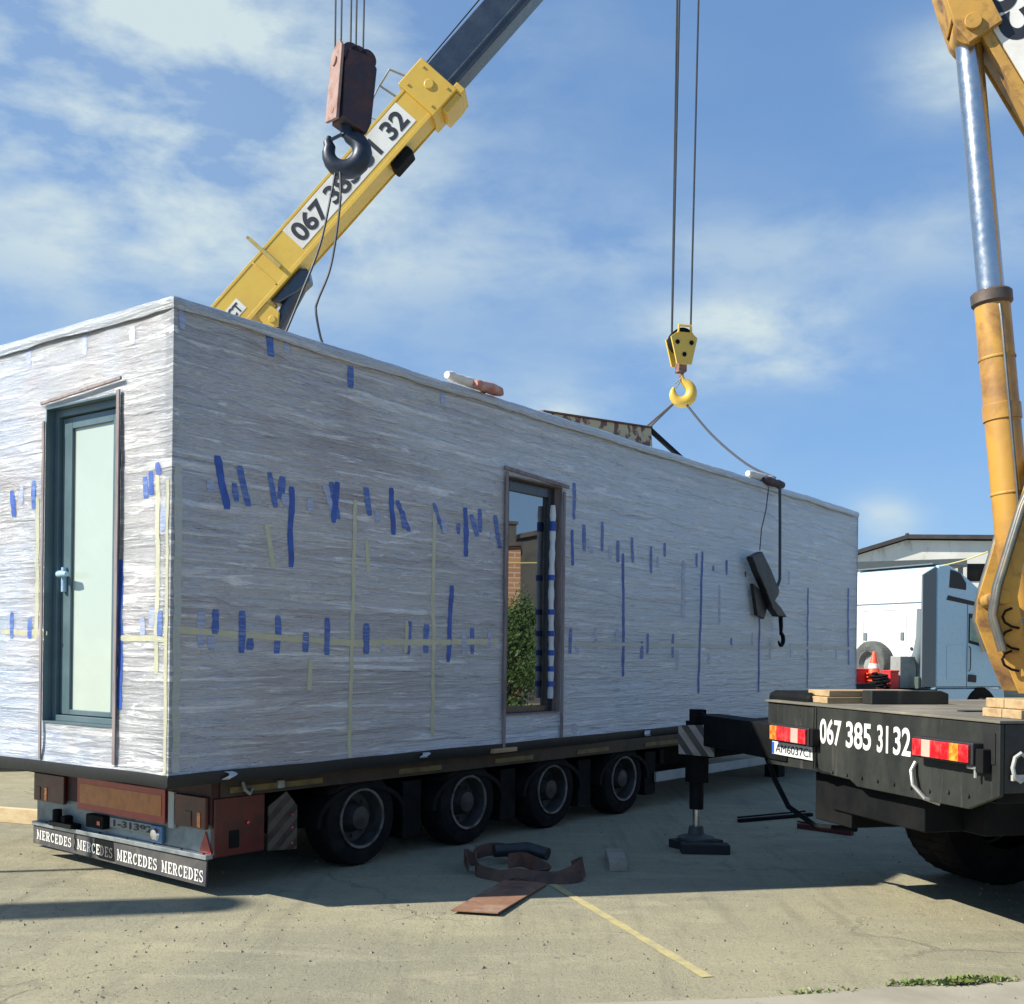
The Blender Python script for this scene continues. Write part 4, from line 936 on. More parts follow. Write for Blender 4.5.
# boom
MB_ = MU @ frame((-.35, 0, 2.70), (math.cos(BE), 0, math.sin(BE)), (-math.sin(BE), 0, math.cos(BE)))
g = G(MB_); g.box(-.6, 6.6, -.14, .14, 0, .62); boom = g.build('boom', M_YELLOWOLD, cr, bevel=.02)
g = G(MB_)
for y in (-.155, .141): g.box(-.3, 6.6, y, y + .014, -.015, .055); g.box(-.3, 6.6, y, y + .014, .565, .635)
g.build('boom_flange', M_YELLOWOLD, boom, bevel=.004)
g = G(MB_); g.box(1.9, 5.7, .1405, .1445, .07, .555); g.build('number_panel', mat('white_number_panel', (.74, .74, .71), .5, c2=(.60, .58, .53), scale=2), boom)
write('phone_number', '067 385 31 32', M_BLACKLET, boom, (0, 0, 0), (1, 0, 0), (0, 1, 0), 1, 1, bold=.03, depth=.002)
ph = [c for c in boom.children if c.name.startswith('phone_number')][0]
for v in ph.data.vertices:
    c = v.co.copy(); v.co = MB_ @ Vector((5.43 - c.x * 3.0, .1452 + c.z, .10 + c.y * .40))
g = G(MB_); g.box(6.5, 11.0, -.12, .12, .07, .55); g.build('boom_section', M_YELLOWOLD, boom, bevel=.02)
g = G(MB_); g.box(10.9, 14.7, -.10, .10, .11, .50); g.build('boom_section', M_YELLOWOLD, boom, bevel=.02)
g = G(MB_); g.box(14.5, 15.1, -.2, .2, .0, .6); g.cyl((14.95, -.19, .2), (14.95, .19, .2), .28); g.build('boom_head', M_YELLOWOLD, boom, bevel=.02)
# lift cylinder with its bracket
g = G(MU)
br = [(1.38, 6.24), (1.60, 6.11), (1.70, 6.25), (1.80, 6.56), (1.93, 7.05), (1.80, 7.1), (1.50, 6.5)]
for off in (-.19, .15): g.prism(br, (0, off, 0), (1, 0, 0), (0, 0, 1), (0, 1, 0), .05)
g.prism([(1.72, 6.32), (1.80, 6.56), (1.92, 7.05), (1.89, 7.07), (1.77, 6.58), (1.69, 6.34)], (0, -.15, 0), (1, 0, 0), (0, 0, 1), (0, 1, 0), .3)
g.cyl((1.58, -.23, 6.25), (1.58, .23, 6.25), .06)
g.build('cylinder_bracket', M_YELLOWOLD, cr, bevel=.006)
A, B = Vector((1.59, 0, 6.26)), Vector((1.18, 0, 1.95))
Dn = (A - B).normalized()
q = B + Dn * ((4.26 - B.z) / Dn.z)
g = G(MU); g.cyl(B, q, .125, n=32); g.lathe([(.135, 0), (.135, .12)], B + Dn * 1.45, Dn, 32); g.build('lift_cylinder', mat('worn_yellow_cylinder', (.50, .27, .045), .45, c2=(.38, .20, .05), scale=2.2, c3=(.17, .08, .035), scale3=2.6, lo3=.50, hi3=.72, stretch3=(1, 1, .8), bump=.1, bscale=12, coat=.3), cr, bevel=.005)
g = G(MU); sd_ = Dn.cross(Vector((0, 1, 0))).normalized()
g.tube([B + Dn * .3 + Vector((-.03, .142, 0)), B + Dn * 1.2 + Vector((-.03, .145, 0)), B + Dn * 2.2 + Vector((-.03, .142, 0)), B + Dn * 2.28 + Vector((-.03, .12, 0))], .012, 8); g.build('cylinder_pipe', MATS['grey_pipe'], cr)
for k in (.9, 1.9):
    g = G(MU); g.lathe([(.128, 0), (.131, .004), (.131, .018), (.128, .022)], B + Dn * k, Dn, 32, close=False); g.build('weld_ring', M_YELLOWOLD, cr)
g = G(MU); g.lathe([(.127, -.02), (.145, 0), (.145, .075), (.13, .09), (.09, .10)], q, Dn, 32); g.build('cylinder_collar', mat('brown_grey_collar', (.10, .08, .07), .5, metal=.4, c2=(.16, .12, .09), scale=8), cr)
g = G(MU); g.cyl(q, A, .094, n=32); g.build('chrome_rod', M_CHROME, cr)
g = G(MU); g.cyl((1.59, -.12, 6.26), (1.59, .12, 6.26), .12, n=24); g.build('rod_eye', M_YELLOWOLD, cr)

# ---- things lying on the carrier deck
def kpt(x, y, z): return K0 + E1 * x + Vector((-E1.y, E1.x, 0)) * y + Vector((0, 0, z))
def timber(name, label, boxes, m_, loc, rz, cat='timber', group=None):
    """boxes: each board of one nailed block"""
    o = thing(name, label, cat, loc, rz, group)
    for b in boxes:
        g = G(); g.box(*b); g.build('board', m_, o, bevel=.005)
    return o
timber('timber_pad', 'tan timber pad of two boards on the crane deck above the left tail light', [(0, .8, -.14, .14, 0, .045), (.02, .78, -.13, .145, .048, .09)], M_WOOD, kpt(.10, -.50, 1.3185), KA)
timber('timber_pad', 'tan timber pad on the crane deck under the old yellow turntable', [(0, .9, -.15, .0, .0, .05), (0, .9, .004, .16, .0, .05), (.03, .93, -.14, .02, .052, .105), (.03, .93, .024, .17, .052, .105)], M_WOOD, kpt(.18, -2.28, 1.3185), KA)
g = G(); g.prism([(0, 0), (.62, 0), (.62, .075), (.56, .095), (0, .095)], (0, 0, 0), (1, 0, 0), (0, 0, 1), (0, 1, 0), .12)
o = g.build('dark_beam', M_DIRTYBLACK, None, bevel=.006, loc=kpt(.36, -.78, 1.3185)); o.rotation_euler = (0, 0, KA); tag(o, 'dark steel beam lying on the crane deck between the two tan timber pads', 'steel beam')

# ================================================================ CRANE BEHIND THE HOUSE
BO = Vector((-6.59, 15.48, 0)); cb = thing('truck_crane', 'truck crane behind the wrapped house, its bright yellow boom with phone number rising above it', 'truck crane', BO, math.atan2(-.15, 2.485))
be2 = math.atan2(2.79, 2.49)
MB2 = frame((0, 0, 3.2), (math.cos(be2), 0, math.sin(be2)), (-math.sin(be2), 0, math.cos(be2)))
g = G(MB2); g.box(-.5, 8.15, -.2, .2, -.27, .245); boom2 = g.build('boom', M_YELLOW, cb, bevel=.035)
g = G(MB2); g.box(7.85, 8.32, -.26, .26, -.33, .33); g.cyl((8.12, -.28, .0), (8.12, .28, .0), .07); g.box(8.0, 8.3, -.22, .22, -.43, -.33); g.box(8.30, 8.40, -.24, .24, -.41, -.25); g.build('boom_collar', M_YELLOW, boom2, bevel=.015)
g = G(MB2)
for y in (-.206, .196): g.box(-.4, 7.85, y, y + .010, -.285, -.23); g.box(-.4, 7.85, y, y + .01, .215, .255)
g.build('boom_flange', M_YELLOW, boom2, bevel=.003)
g = G(MB2); g.box(5.36, 7.66, -.2045, -.2005, -.17, .205); g.build('number_panel', MATS['white_number_panel'], boom2)
write('phone_number', '067 385 31 32', M_BLACKLET, boom2, (0, 0, 0), (1, 0, 0), (0, 1, 0), 1, 1, bold=.03, depth=.002)
ph = [c for c in boom2.children if c.name.startswith('phone_number')][0]
for v in ph.data.vertices:
    c = v.co.copy(); v.co = MB2 @ Vector((5.42 + c.x * 2.18, -.2062 - c.z, -.13 + c.y * .29))
g = G(MB2); g.box(3.88, 4.26, -.2045, -.2005, -.13, .06); g.build('small_sign', MATS['white_number_panel'], boom2)
write('small_lettering', 'CT', M_BLACKLET, boom2, (0, 0, 0), (1, 0, 0), (0, 1, 0), 1, 1, bold=.03, depth=.002)
ph = [c for c in boom2.children if c.name.startswith('small_lettering')][0]
for v in ph.data.vertices:
    c = v.co.copy(); v.co = MB2 @ Vector((4.02 + c.x * .20, -.2062 - c.z, -.11 + c.y * .14))
g = G(MB2); g.box(8.2, 13.2, -.17, .17, -.235, .255); g.box(8.3, 13.2, -.185, .185, -.16, -.11); g.build('boom_section', M_NAVY, boom2, bevel=.02)
g = G(MB2); g.box(13.1, 13.9, -.2, .2, -.35, .3); g.cyl((13.6, -.19, -.1), (13.6, .19, -.1), .25); g.build('boom_head', M_YELLOW, boom2, bevel=.02)
for x, z in [(7.93, .22), (7.93, -.22), (8.24, .22), (8.24, -.22)]:
    g = G(MB2); g.cyl((x, -.262, z), (x, -.275, z), .018, n=6); g.build('bolt', M_YELLOW, boom2)
for x in (3.1, 4.75):
    g = G(MB2); g.box(x, x + .03, -.2125, -.2005, -.22, .22); g.build('weld_rib', M_YELLOW, boom2, bevel=.003)
g = G(MB2); g.tube([(8.2, 0, .34), (10.5, 0, .40), (13.3, 0, .44)], .010, 6)
g.build('boom_top_cable', M_ROPE, boom2)
g = G(MB2); g.tube([(7.75, -.1, .27), (7.70, -.14, .55), (7.95, -.14, .60), (8.05, -.12, .33)], .018, 8); g.tube([(7.35, -.1, .25), (7.28, -.1, .45), (7.70, -.14, .56)], .012, 8); g.build('boom_bracket', M_GREYSTEEL, boom2)
g = G(MB2); g.box(4.95, 5.0, -.26, -.2, -.12, .45); g.tube([(4.97, -.21, .27), (4.97, -.23, .50)], .02, 8); g.build('rope_guide', mat('dull_yellow_guide', (.42, .33, .10), .5), boom2)
g = G(MB2); g.box(7.0, 7.35, -.16, .12, -.40, -.27); g.build('junction_box', M_BLACK, boom2, bevel=.03)
# lift cylinder
g = G(MB2); g.prism([(4.55, -.27), (5.15, -.27), (5.22, -.36), (5.12, -.50), (4.9, -.48), (4.6, -.38)], (0, -.12, 0), (1, 0, 0), (0, 0, 1), (0, 1, 0), .24); g.build('lift_cylinder_head', M_NAVY, cb, bevel=.03)
p1 = MB2 @ Vector((4.95, 0, -.42))
g = G(); g.cyl(p1, (.95, 0, 1.7), .10, n=28); g.build('lift_cylinder', M_NAVY, cb)
p2 = MB2 @ Vector((4.35, -.2, -.55))
g = G(MB2); g.prism([(4.28, -.28), (4.50, -.28), (4.52, -.50), (4.36, -.62), (4.24, -.52)], (0, -.19, 0), (1, 0, 0), (0, 0, 1), (0, 1, 0), .05); g.cyl((4.38, -.21, -.50), (4.38, -.13, -.50), .05, n=16); g.build('yellow_bracket', M_YELLOW, cb, bevel=.01)
g = G(); g.box(-1.6, 1.5, -.8, .8, 1.45, 1.75); g.prism([(-1.2, 1.7), (1.2, 1.7), (.3, 3.45), (-.4, 3.45)], (0, -.38, 0), (1, 0, 0), (0, 0, 1), (0, 1, 0), .08)
g.prism([(-1.2, 1.7), (1.2, 1.7), (.3, 3.45), (-.4, 3.45)], (0, .30, 0), (1, 0, 0), (0, 0, 1), (0, 1, 0), .08); g.build('turntable', M_YELLOW, cb, bevel=.02)
g = G(); g.box(-3.5, 6.0, -1.2, 1.2, .95, 1.35); g.build('carrier_deck', M_YELLOW, cb, bevel=.02)
g = G(); g.box(-3.5, 6.0, -.5, .5, .5, .95); g.build('chassis', M_BLACK, cb)
for x in (-2.4, -1.1, 4.0):
    wheel(cb, x, -1.2, .5, .5, .3, -1, .25); wheel(cb, x, 1.2, .5, .5, .3, 1, .25)

# ================================================================ HOOK BLOCKS AND SLINGS
# rusty hook block, hanging from the near crane
h1 = Vector((-1.47, 9.5, 5.95)); hb = thing('hook_block', 'rusty dark hook block with big black hook, hanging in front of the bright yellow boom', 'crane hook', h1)
Mh = Matrix.Rotation(R(33), 4, 'Z') @ Matrix.Rotation(R(5), 4, 'Y')
g = G(Mh); g.prism([(-.11, .20), (.13, .13), (.165, .24), (.17, .72), (.10, .80), (-.10, .80), (-.13, .66)], (0, -.10, 0), (1, 0, 0), (0, 0, 1), (0, 1, 0), .22)
g.build('block_body', M_RUSTDARK, hb, bevel=.012)
g = G(Mh); g.prism([(-.13, .15), (.11, .20), (.12, .80), (-.03, .88), (-.10, .80)], (-.145, -.0, 0), (0, 1, 0), (0, 0, 1), (-1, 0, 0), .03)
g.cyl((-.145, .01, .70), (-.19, .01, .70), .042); g.cyl((-.145, -.04, .25), (-.18, -.04, .25), .028)
g.build('side_plate', mat('pink_rust_plate', (.30, .20, .175), .75, c2=(.23, .125, .10), scale=7, c3=(.16, .07, .06), scale3=12, lo3=.6, hi3=.7), hb, bevel=.006)
g = G(Mh)
for x in (-.07, .0, .08): g.cyl((x, -.08, .78), (x, .10, .78), .085, n=24)
g.build('sheave', M_RUSTDARK, hb, bevel=.004)
g = G(); g.cyl((.0, 0, .10), (0, 0, .24), .055); 
pts, rr = [(0, 0, .22), (.0, 0, .14), (.03, 0, .09)], [.05, .055, .06]
cx_, cz2, RR = -.01, -.045, .142
for k in range(15):
    t = R(55 - k * 18.3); s_ = math.sin(math.pi * min(1, (k + 2) / 14)); pts.append((cx_ + RR * math.cos(t) * 1.02, 0, cz2 + RR * math.sin(t))); rr.append(.060 + .028 * s_)
rr[-1] = .05; rr[-2] = .055; pts += [(-.160, 0, .045), (-.150, 0, .095)]; rr += [.042, .018]
g.tube(pts, rr, 14); g.build('hook', M_BLUESTEEL, hb)
g = G(); g.beam((-.01, -.02, .12), (-.135, -.02, .055), .022, .022); g.build('safety_latch', M_BLUESTEEL, hb)
for dx, dy in ((-.11, 0), (-.075, .1), (.03, -.05), (.05, .12), (.13, 0)):
    tip = Vector((.02 + dx * 1.3, dy * 1.2, 9.55)); g = G(); g.tube([(dx, dy, .8), tip], .0085, 6); g.build('hoist_rope', M_ROPE, hb)
# yellow hook block, hanging from the crane behind
h2 = Vector((2.225, 14.9, 5.55)); hy = thing('hook_block', 'small bright yellow hook block hanging above the wrapped roof', 'crane hook', h2)
Mh = Matrix.Rotation(R(14), 4, 'Z')
for y in (-.10, .09):
    g = G(Mh); g.prism([(-.10, -.03), (.11, -.03), (.19, .33), (.10, .40), (-.10, .40), (-.19, .33)], (0, y, 0), (1, 0, 0), (0, 0, 1), (0, 1, 0), .03)
    if y < 0:
        for x, z in ((-.10, .26), (.10, .26), (0, .10)): g.slot(1); g.cyl((x, y - .012, z), (x, y, z), .032); g.slot(0)
    g.build('cheek_plate', [M_YELLOW, M_BLACK], hy, bevel=.006)
g = G(Mh); g.tube([(-.09, -.11, .38), (-.085, -.11, .48), (.085, -.11, .48), (.09, -.11, .38)], .018, 8); g.build('guard_bar', M_YELLOW, hy)
g = G(Mh); g.cyl((-.0, -.06, .30), (.0, .08, .30), .17, n=30); g.build('sheave', M_BLACK, hy)
g = G(Mh); g.box(-.06, .06, -.06, .08, -.12, .06); g.cyl((0, 0, -.20), (0, 0, -.05), .035); g.build('swivel', M_RUST, hy, bevel=.01)
g = G(); pts, rr = [(0, 0, -.16), (.015, 0, -.22)], [.035, .04]
for k in range(15):
    t = R(62 - k * 19.3); pts.append((.015 + .125 * math.cos(t), 0, -.385 + .135 * math.sin(t))); rr.append(.052 + .032 * math.sin(math.pi * min(1, (k + 1) / 13)))
rr[-1] = .018; rr[-2] = .035
g.tube(pts, rr, 14); g.build('hook', M_YELLOW, hy)
g = G(); g.tube([(-.0, -.03, -.20), (-.09, -.03, -.28), (-.075, -.03, -.34), (-.02, -.03, -.26), (0, -.03, -.20)], .008, 6); g.build('safety_latch', M_GREYSTEEL, hy)
for p_, q_ in (((-.13, 0, .36), (-.06, 0, 7.45)), ((.12, 0, .36), (.20, 0, 7.45)), ((-.125, .05, .36), (-.10, .05, 7.45))):
    g = G(); g.tube([p_, q_], .013, 6); g.build('hoist_rope', M_ROPE, hy)
def sling(name, label, chains, r_, m_, cat='sling'):
    o = chains[0][0]; t_ = thing(name, label, cat, o)
    for ch in chains:
        # smooth the run of points
        P = [Vector(p) - Vector(o) for p in ch]; Q = []
        for i in range(len(P) - 1):
            p0, p1, p2, p3 = P[max(i - 1, 0)], P[i], P[i + 1], P[min(i + 2, len(P) - 1)]
            for j in range(6):
                s = j / 6; Q.append(.5 * ((2 * p1) + (p2 - p0) * s + (2 * p0 - 5 * p1 + 4 * p2 - p3) * s * s + (3 * p1 - p0 - 3 * p2 + p3) * s ** 3))
        Q.append(P[-1]); g = G(); g.tube(Q, r_, 7); g.build('sling_leg', m_, t_)
    return t_
hc = h2 + Vector((0, 0, -.52))
e1 = house_pt(9.33, .02, Z1 + .11); e2 = house_pt(9.0, 3.3, Z1 + .11)
sling('lifting_sling', 'grey lifting sling spread from the small yellow hook to both roof edges of the house',
      [[hc + Vector((.0, -.02, .06)), hc + (e1 - hc) * .33 + Vector((0, 0, -.10)), hc + (e1 - hc) * .7 + Vector((0, 0, -.12)), e1],
       [hc + Vector((-.03, .0, .05)), hc + (e2 - hc) * .5 + Vector((0, 0, -.04)), e2], [hc + Vector((-.03, .03, .05)), hc + (e2 + Vector((.3, .1, 0)) - hc) * .5, e2 + Vector((.3, .1, 0))]], .016, M_SLING)
sling('lifting_sling', 'thin black slack sling drooping from the big rusty hook to the roof',
      [[(-1.556, 9.48, 5.766), (-1.591, 9.45, 5.523), (-1.671, 9.4, 5.077), (-1.808, 9.35, 4.661), (-1.896, 9.3, 4.392), (-1.953, 9.3, 4.257)],
       [(-1.517, 9.45, 5.737), (-1.509, 9.42, 5.427), (-1.575, 9.4, 4.909), (-1.673, 9.35, 4.595), (-1.679, 9.3, 4.479), (-1.643, 9.3, 4.286), (-1.617, 9.3, 4.211)]], .0105, M_ROPE)

# ================================================================ SEMI TRUCK
S0 = Vector((9.2, 24, 0)); SA = math.atan2(.436, .9)
st = thing('semi_truck', 'semi truck with white cab back and light blue side, parked before the whitewashed warehouse', 'truck', S0, SA)
# cab: profile in (x, z), x forward; y from -0 (near side) to 2.5
prof = [(.0, .98), (.0, 3.64), (.30, 3.68), (.73, 3.50), (1.42, 3.08), (1.70, 2.72), (2.05, 1.75), (2.10, .98)]
g = G(); g.prism(prof, (0, .0, 0), (1, 0, 0), (0, 0, 1), (0, 1, 0), 2.5); g.build('cab', M_TRUCKBLUE, st, bevel=.05)
g = G(); g.prism([(0, .66), (2.05, .66), (2.1, .75), (2.08, .965), (0, .965)], (0, .01, 0), (1, 0, 0), (0, 0, 1), (0, 1, 0), 2.48); g.build('sill_panel', M_TRUCKBLUE, st, bevel=.03)
g = G(); g.box(-.03, -.002, .33, 2.47, 1.05, 2.83); g.box(-.045, -.002, .33, 2.47, 2.86, 3.50); g.build('back_wall', M_TRUCKWHITE, st, bevel=.02)
g = G()
for y0, y1, z0, z1 in ((.85, 2.2, 2.70, 2.72), (.85, 2.2, 1.62, 1.64), (.85, .87, 1.64, 2.70), (2.18, 2.2, 1.64, 2.70), (.6, 2.3, 2.90, 2.915)): g.box(-.048, -.031, y0, y1, z0, z1)
g.build('back_rib', M_TRUCKWHITE, st, bevel=.006)
for y in (.97, 2.11):
    g = G(); g.box(-.055, -.031, y - .05, y + .05, 2.02, 2.20); g.build('vent_grille', M_TRUCKGREY, st, bevel=.01)
g = G(); g.cyl((-.031, .69, 1.83), (-.05, .69, 1.83), .04, n=12); g.cyl((-.031, .40, 1.95), (-.06, .40, 1.95), .05, n=12); g.build('cap', M_PLASTICBLACK, st)
# side fairing behind the cab, curving inwards lower down
g = G(); g.prism([(-.42, 3.42), (-.02, 3.62), (-.02, 1.0), (-.42, 1.0)], (0, .02, 0), (1, 0, 0), (0, 0, 1), (0, 1, 0), .05)
g.build('side_fairing', M_TRUCKGREY, st, bevel=.01)
pts = [(-.14, .28, 2.7), (-.14, .28, 2.1), (-.15, .33, 1.75), (-.16, .48, 1.4), (-.16, .52, 1.1), (-.16, .50, .8)]
g = G(); g.tube(pts, [.13, .14, .15, .16, .17, .17], 16); g.build('air_duct', M_TRUCKGREY, st)
g = G(); g.box(-.06, 1.0, .1, 2.4, 3.66, 3.69); g.build('roof_spoiler', M_TRUCKGREY, st, bevel=.01)
def side(name, poly, m_, t_=.006, dep=0.0, b=0):
    g = G(); g.prism(poly, (0, -.0015 - dep, 0), (1, 0, 0), (0, 0, 1), (0, -1, 0), t_); return g.build(name, m_, st, bevel=b)
side('quarter_window', [(.33, 3.17), (.84, 3.13), (.84, 3.28), (.66, 3.50), (.36, 3.56)], M_PLASTICBLACK)
side('side_vent', [(.25, 2.90), (1.2, 2.78), (1.2, 2.87), (.3, 3.0)], M_PLASTICBLACK)
dw = side('door_window', [(.93, 1.97), (1.52, 1.86), (1.60, 2.05), (1.45, 2.60), (.93, 2.62)], M_PLASTICBLACK)
side('window_glass', [(.97, 2.03), (1.44, 1.94), (1.42, 2.50), (.97, 2.52)], M_GREENGLASS, .004, .0065)
seam = mat('panel_seam', (.05, .07, .09), .6)
side('door_seam', [(.885, 1.0), (.90, 1.0), (.90, 2.82), (.885, 2.82)], seam, .003)
side('locker_door', [(.28, 1.18), (.82, 1.18), (.82, 1.92), (.28, 1.92)], M_TRUCKBLUE, .012, 0, .004)
side('door_handle', [(.92, 1.12), (1.16, 1.10), (1.17, 1.26), (.94, 1.28)], M_PLASTICBLACK, .03, 0, .01)
g = G(); g.tube([(.94, -.02, 1.35), (.94, -.06, 1.4), (.94, -.06, 1.85), (.94, -.02, 1.9)], .012, 6); g.build('grab_handle', M_PLASTICBLACK, st)
g = G(); g.box(.1, .2, -.03, .0, .82, .86); g.build('side_marker', M_ORLENS, st, bevel=.004)
g = G(); g.box(1.15, 1.65, -.03, .02, .38, .60); g.build('step', M_PLASTICBLACK, st, bevel=.02)
side('lower_seam', [(.0, 1.0), (1.95, 1.0), (1.95, 1.012), (.0, 1.012)], seam, .003)
g = G(); g.box(1.35, 1.50, -.34, -.10, 1.78, 2.55); g.box(1.38, 1.46, -.12, .02, 2.35, 2.42); g.build('wing_mirror', M_PLASTICBLACK, st, bevel=.04)
g = G(); g.prism([(1.73, 2.70), (2.06, 1.80), (2.075, 1.80), (1.745, 2.70)], (0, .2, 0), (1, 0, 0), (0, 0, 1), (0, 1, 0), 2.1); g.build('windscreen', M_PLASTICBLACK, st)
g = G(); g.box(-4.6, 1.9, .75, .95, .70, .95); g.box(-4.6, 1.9, 1.55, 1.75, .70, .95); g.box(-3.6, -.0, -.02, 2.5, .88, .955); g.build('chassis', M_BLACK, st)
for x in (-3.1, 1.35):
    wheel(st, x, .0, .5, .5, .3, -1, .26); wheel(st, x, 2.5, .5, .5, .3, 1, .26)
g = G(); g.box(-2.1, -.5, .02, .6, .45, .92); g.build('fuel_tank', M_GREYSTEEL, st, bevel=.12)
g = G(); g.box(-.72, -.25, .34, .64, .96, 1.66); g.build('battery_box', M_GREYSTEEL, st, bevel=.02)
g = G(); g.box(-.5, -.3, .04, .16, .96, 1.22); g.build('valve_box', mat('dark_green_box', (.06, .09, .08), .6), st, bevel=.02)
def spt(x, y, z): return S0 + Vector((math.cos(SA), math.sin(SA), 0)) * x + Vector((-math.sin(SA), math.cos(SA), 0)) * y + Vector((0, 0, z))
sw = thing('spare_wheel', 'grey spare wheel standing upright against the white back of the cab', 'spare wheel', spt(-.42, 1.72, .957), SA - R(90))
wheel(sw, 0, .1, .52, .52, .26, -1, .30, name='tyre', rimm=M_GREYSTEEL, rub=M_OLDTYRE)
# safety cone stack
def cone_at(loc, lab, top=True, n_=1):
    c = thing('traffic_cone', lab, 'traffic cone', loc, random.uniform(0, 1), 'stacked traffic cones')
    return c
cmesh = G(); cmesh.lathe([(.150, .03), (.032, .50), (.022, .505), (.0, .505)], (0, 0, 0), (0, 0, 1), 24, close=False); cmesh.box(-.2, .2, -.2, .2, 0, .03)
c0 = thing('traffic_cone', 'red-orange traffic cone with white collar, topmost of the stack behind the cab', 'traffic cone', spt(-.9, .93, .957 + .30), 0, 'stacked traffic cones')
cone_o = cmesh.build('cone_body', M_CONE, c0, bevel=.004)
g = G(); g.lathe([(.128, .13), (.103, .235)], (0, 0, 0), (0, 0, 1), 24, close=False); col_ = g.build('white_collar', M_CLOTH_W, c0)
for k, lab in enumerate(('second traffic cone from the top of the stack behind the cab', 'third traffic cone from the top of the stack behind the cab', 'fourth traffic cone from the top of the stack behind the cab', 'lowest traffic cone of the stack behind the cab')):
    c = copy_tree(c0); c['label'] = lab; c.location = spt(-.9 + random.uniform(-.01, .01), 0.93 + random.uniform(-.01, .01), .957 + .225 - .075 * k); c.rotation_euler = (0, 0, .4 * k)
for nm, lab, x, y, w, d_, h in (('red_tool_crate', 'wide red steel crate on the truck chassis below the spare wheel', -1.2, 1.28, .62, .4, .42), ('red_tool_crate', 'small red steel crate on the truck chassis, right of the cones', -.98, .36, .24, .24, .40)):
    c = thing(nm, lab, 'crate', spt(x, y, .957), SA)
    g = G(); g.box(-d_ / 2, d_ / 2, -w / 2 + .0, w / 2, 0, h * .9); g.build('crate_body', M_REDPAINT, c, bevel=.01)
    g = G(); g.box(-d_ / 2 - .01, d_ / 2 + .01, -w / 2 - .01, w / 2 + .01, h * .9 + .001, h); g.build('lid', M_REDPAINT, c, bevel=.01)
    g = G(); g.tube([(-d_ / 2 - .005, -.06, h * .55), (-d_ / 2 - .04, -.06, h * .57), (-d_ / 2 - .04, .06, h * .57), (-d_ / 2 - .005, .06, h * .55)], .01, 8); g.build('handle', M_BLACK, c)
g = G(); g.tube([(.03 * math.cos(k * .8) * (1 + k * .01) + .16 * math.cos(k * .5), .16 * math.sin(k * .5), .03 + k * .0052) for k in range(60)], .028, 8)
o = g.build('coiled_hose', M_BLACK, None, loc=spt(-1.35, .30, .958)); tag(o, 'black coiled hose lying behind the white cab beside the cones', 'hose')
# thin yellow rope from the cab roof
sling('yellow_rope', 'thin yellow rope stretched from the truck cab roof towards the old yellow crane', [[(9.26, 24.0, 3.623), (8.555, 21.0, 3.496), (7.307, 17.0, 3.287), (6.623, 15.0, 3.164), (5.222, 11.0, 2.864), (4.645, 8.5, 2.872)]], .012, mat('yellow_rope', (.62, .55, .22), .7), 'rope')

# ================================================================ BUILDINGS AND TREES
wh = thing('warehouse', 'long whitewashed warehouse with low gable and dark roof edge behind the semi truck', 'warehouse', (14, 45, 0), R(-9))
g = G(); g.prism([(-9, 0), (-9, 2.9), (1.87, 6.35), (5.45, 6.30), (5.45, 0)], (0, 0, 0), (1, 0, 0), (0, 0, 1), (0, 1, 0), 20); g.build('wall', M_WALLWHITE, wh)
g = G()
for a, b in (((-9.3, 2.86), (1.87, 6.40)), ((1.87, 6.40), (5.6, 6.36))):
    g.prism([a, b, (b[0], b[1] + .16), (a[0], a[1] + .16)], (0, -.25, 0), (1, 0, 0), (0, 0, 1), (0, 1, 0), 20.4)
g.build('roof', M_ROOFDARK, wh)
for x, z in ((-3.0, 1.2), (4.2, 4.7)):
    g = G(); g.box(x, x + .9, -.03, .0, z, z + .7); g.build('window', M_BLACK, wh)
g = G(); g.prism([(1.9, 6.52), (2.0, 6.52), (2.0, 6.66), (1.9, 6.66)], (0, .2, 0), (1, 0, 0), (0, 0, 1), (0, 1, 0), .3); g.build('vent_pipe', M_ROOFDARK, wh)
wg = thing('warehouse_annexe', 'grey-green warehouse annexe at the right end of the whitewashed warehouse', 'warehouse', (19.6, 44.6, 0))
g = G(); g.box(0, 30, 0, 18, 0, 6.15); g.build('wall', M_WALLGREY, wg)
g = G(); g.box(-.1, 30.2, -.3, 18.2, 6.15, 6.42); g.build('roof', M_ROOFDARK, wg)
for x in (1.4, 4.5, 7.6):
    g = G(); g.box(x, x + 1.6, -.04, 0, 3.0, 4.2); w_ = g.build('window', M_BLACK, wg); g = G(); g.box(x - .08, x + 1.68, -.07, -.041, 2.92, 3.0); g.build('sill', M_CONCRETE, w_)
cp = thing('canopy', 'grey flat metal canopy standing between the white cab and the warehouse', 'canopy', (11.5, 36, 0), R(6))
g = G(); g.prism([(-6, 4.20), (3.4, 4.62), (3.4, 4.9), (-6, 4.42)], (0, 0, 0), (1, 0, 0), (0, 0, 1), (0, 1, 0), 3.5); g.build('roof', mat('canopy_grey', (.20, .22, .21), .6), cp)
for x in (-5.8, -1.5, 3.2):
    for y in (.1, 3.3):
        g = G(); g.box(x, x + .12, y, y + .12, 0, 4.25 + (x + 5.8) * .044); g.build('post', M_GREYSTEEL, cp)

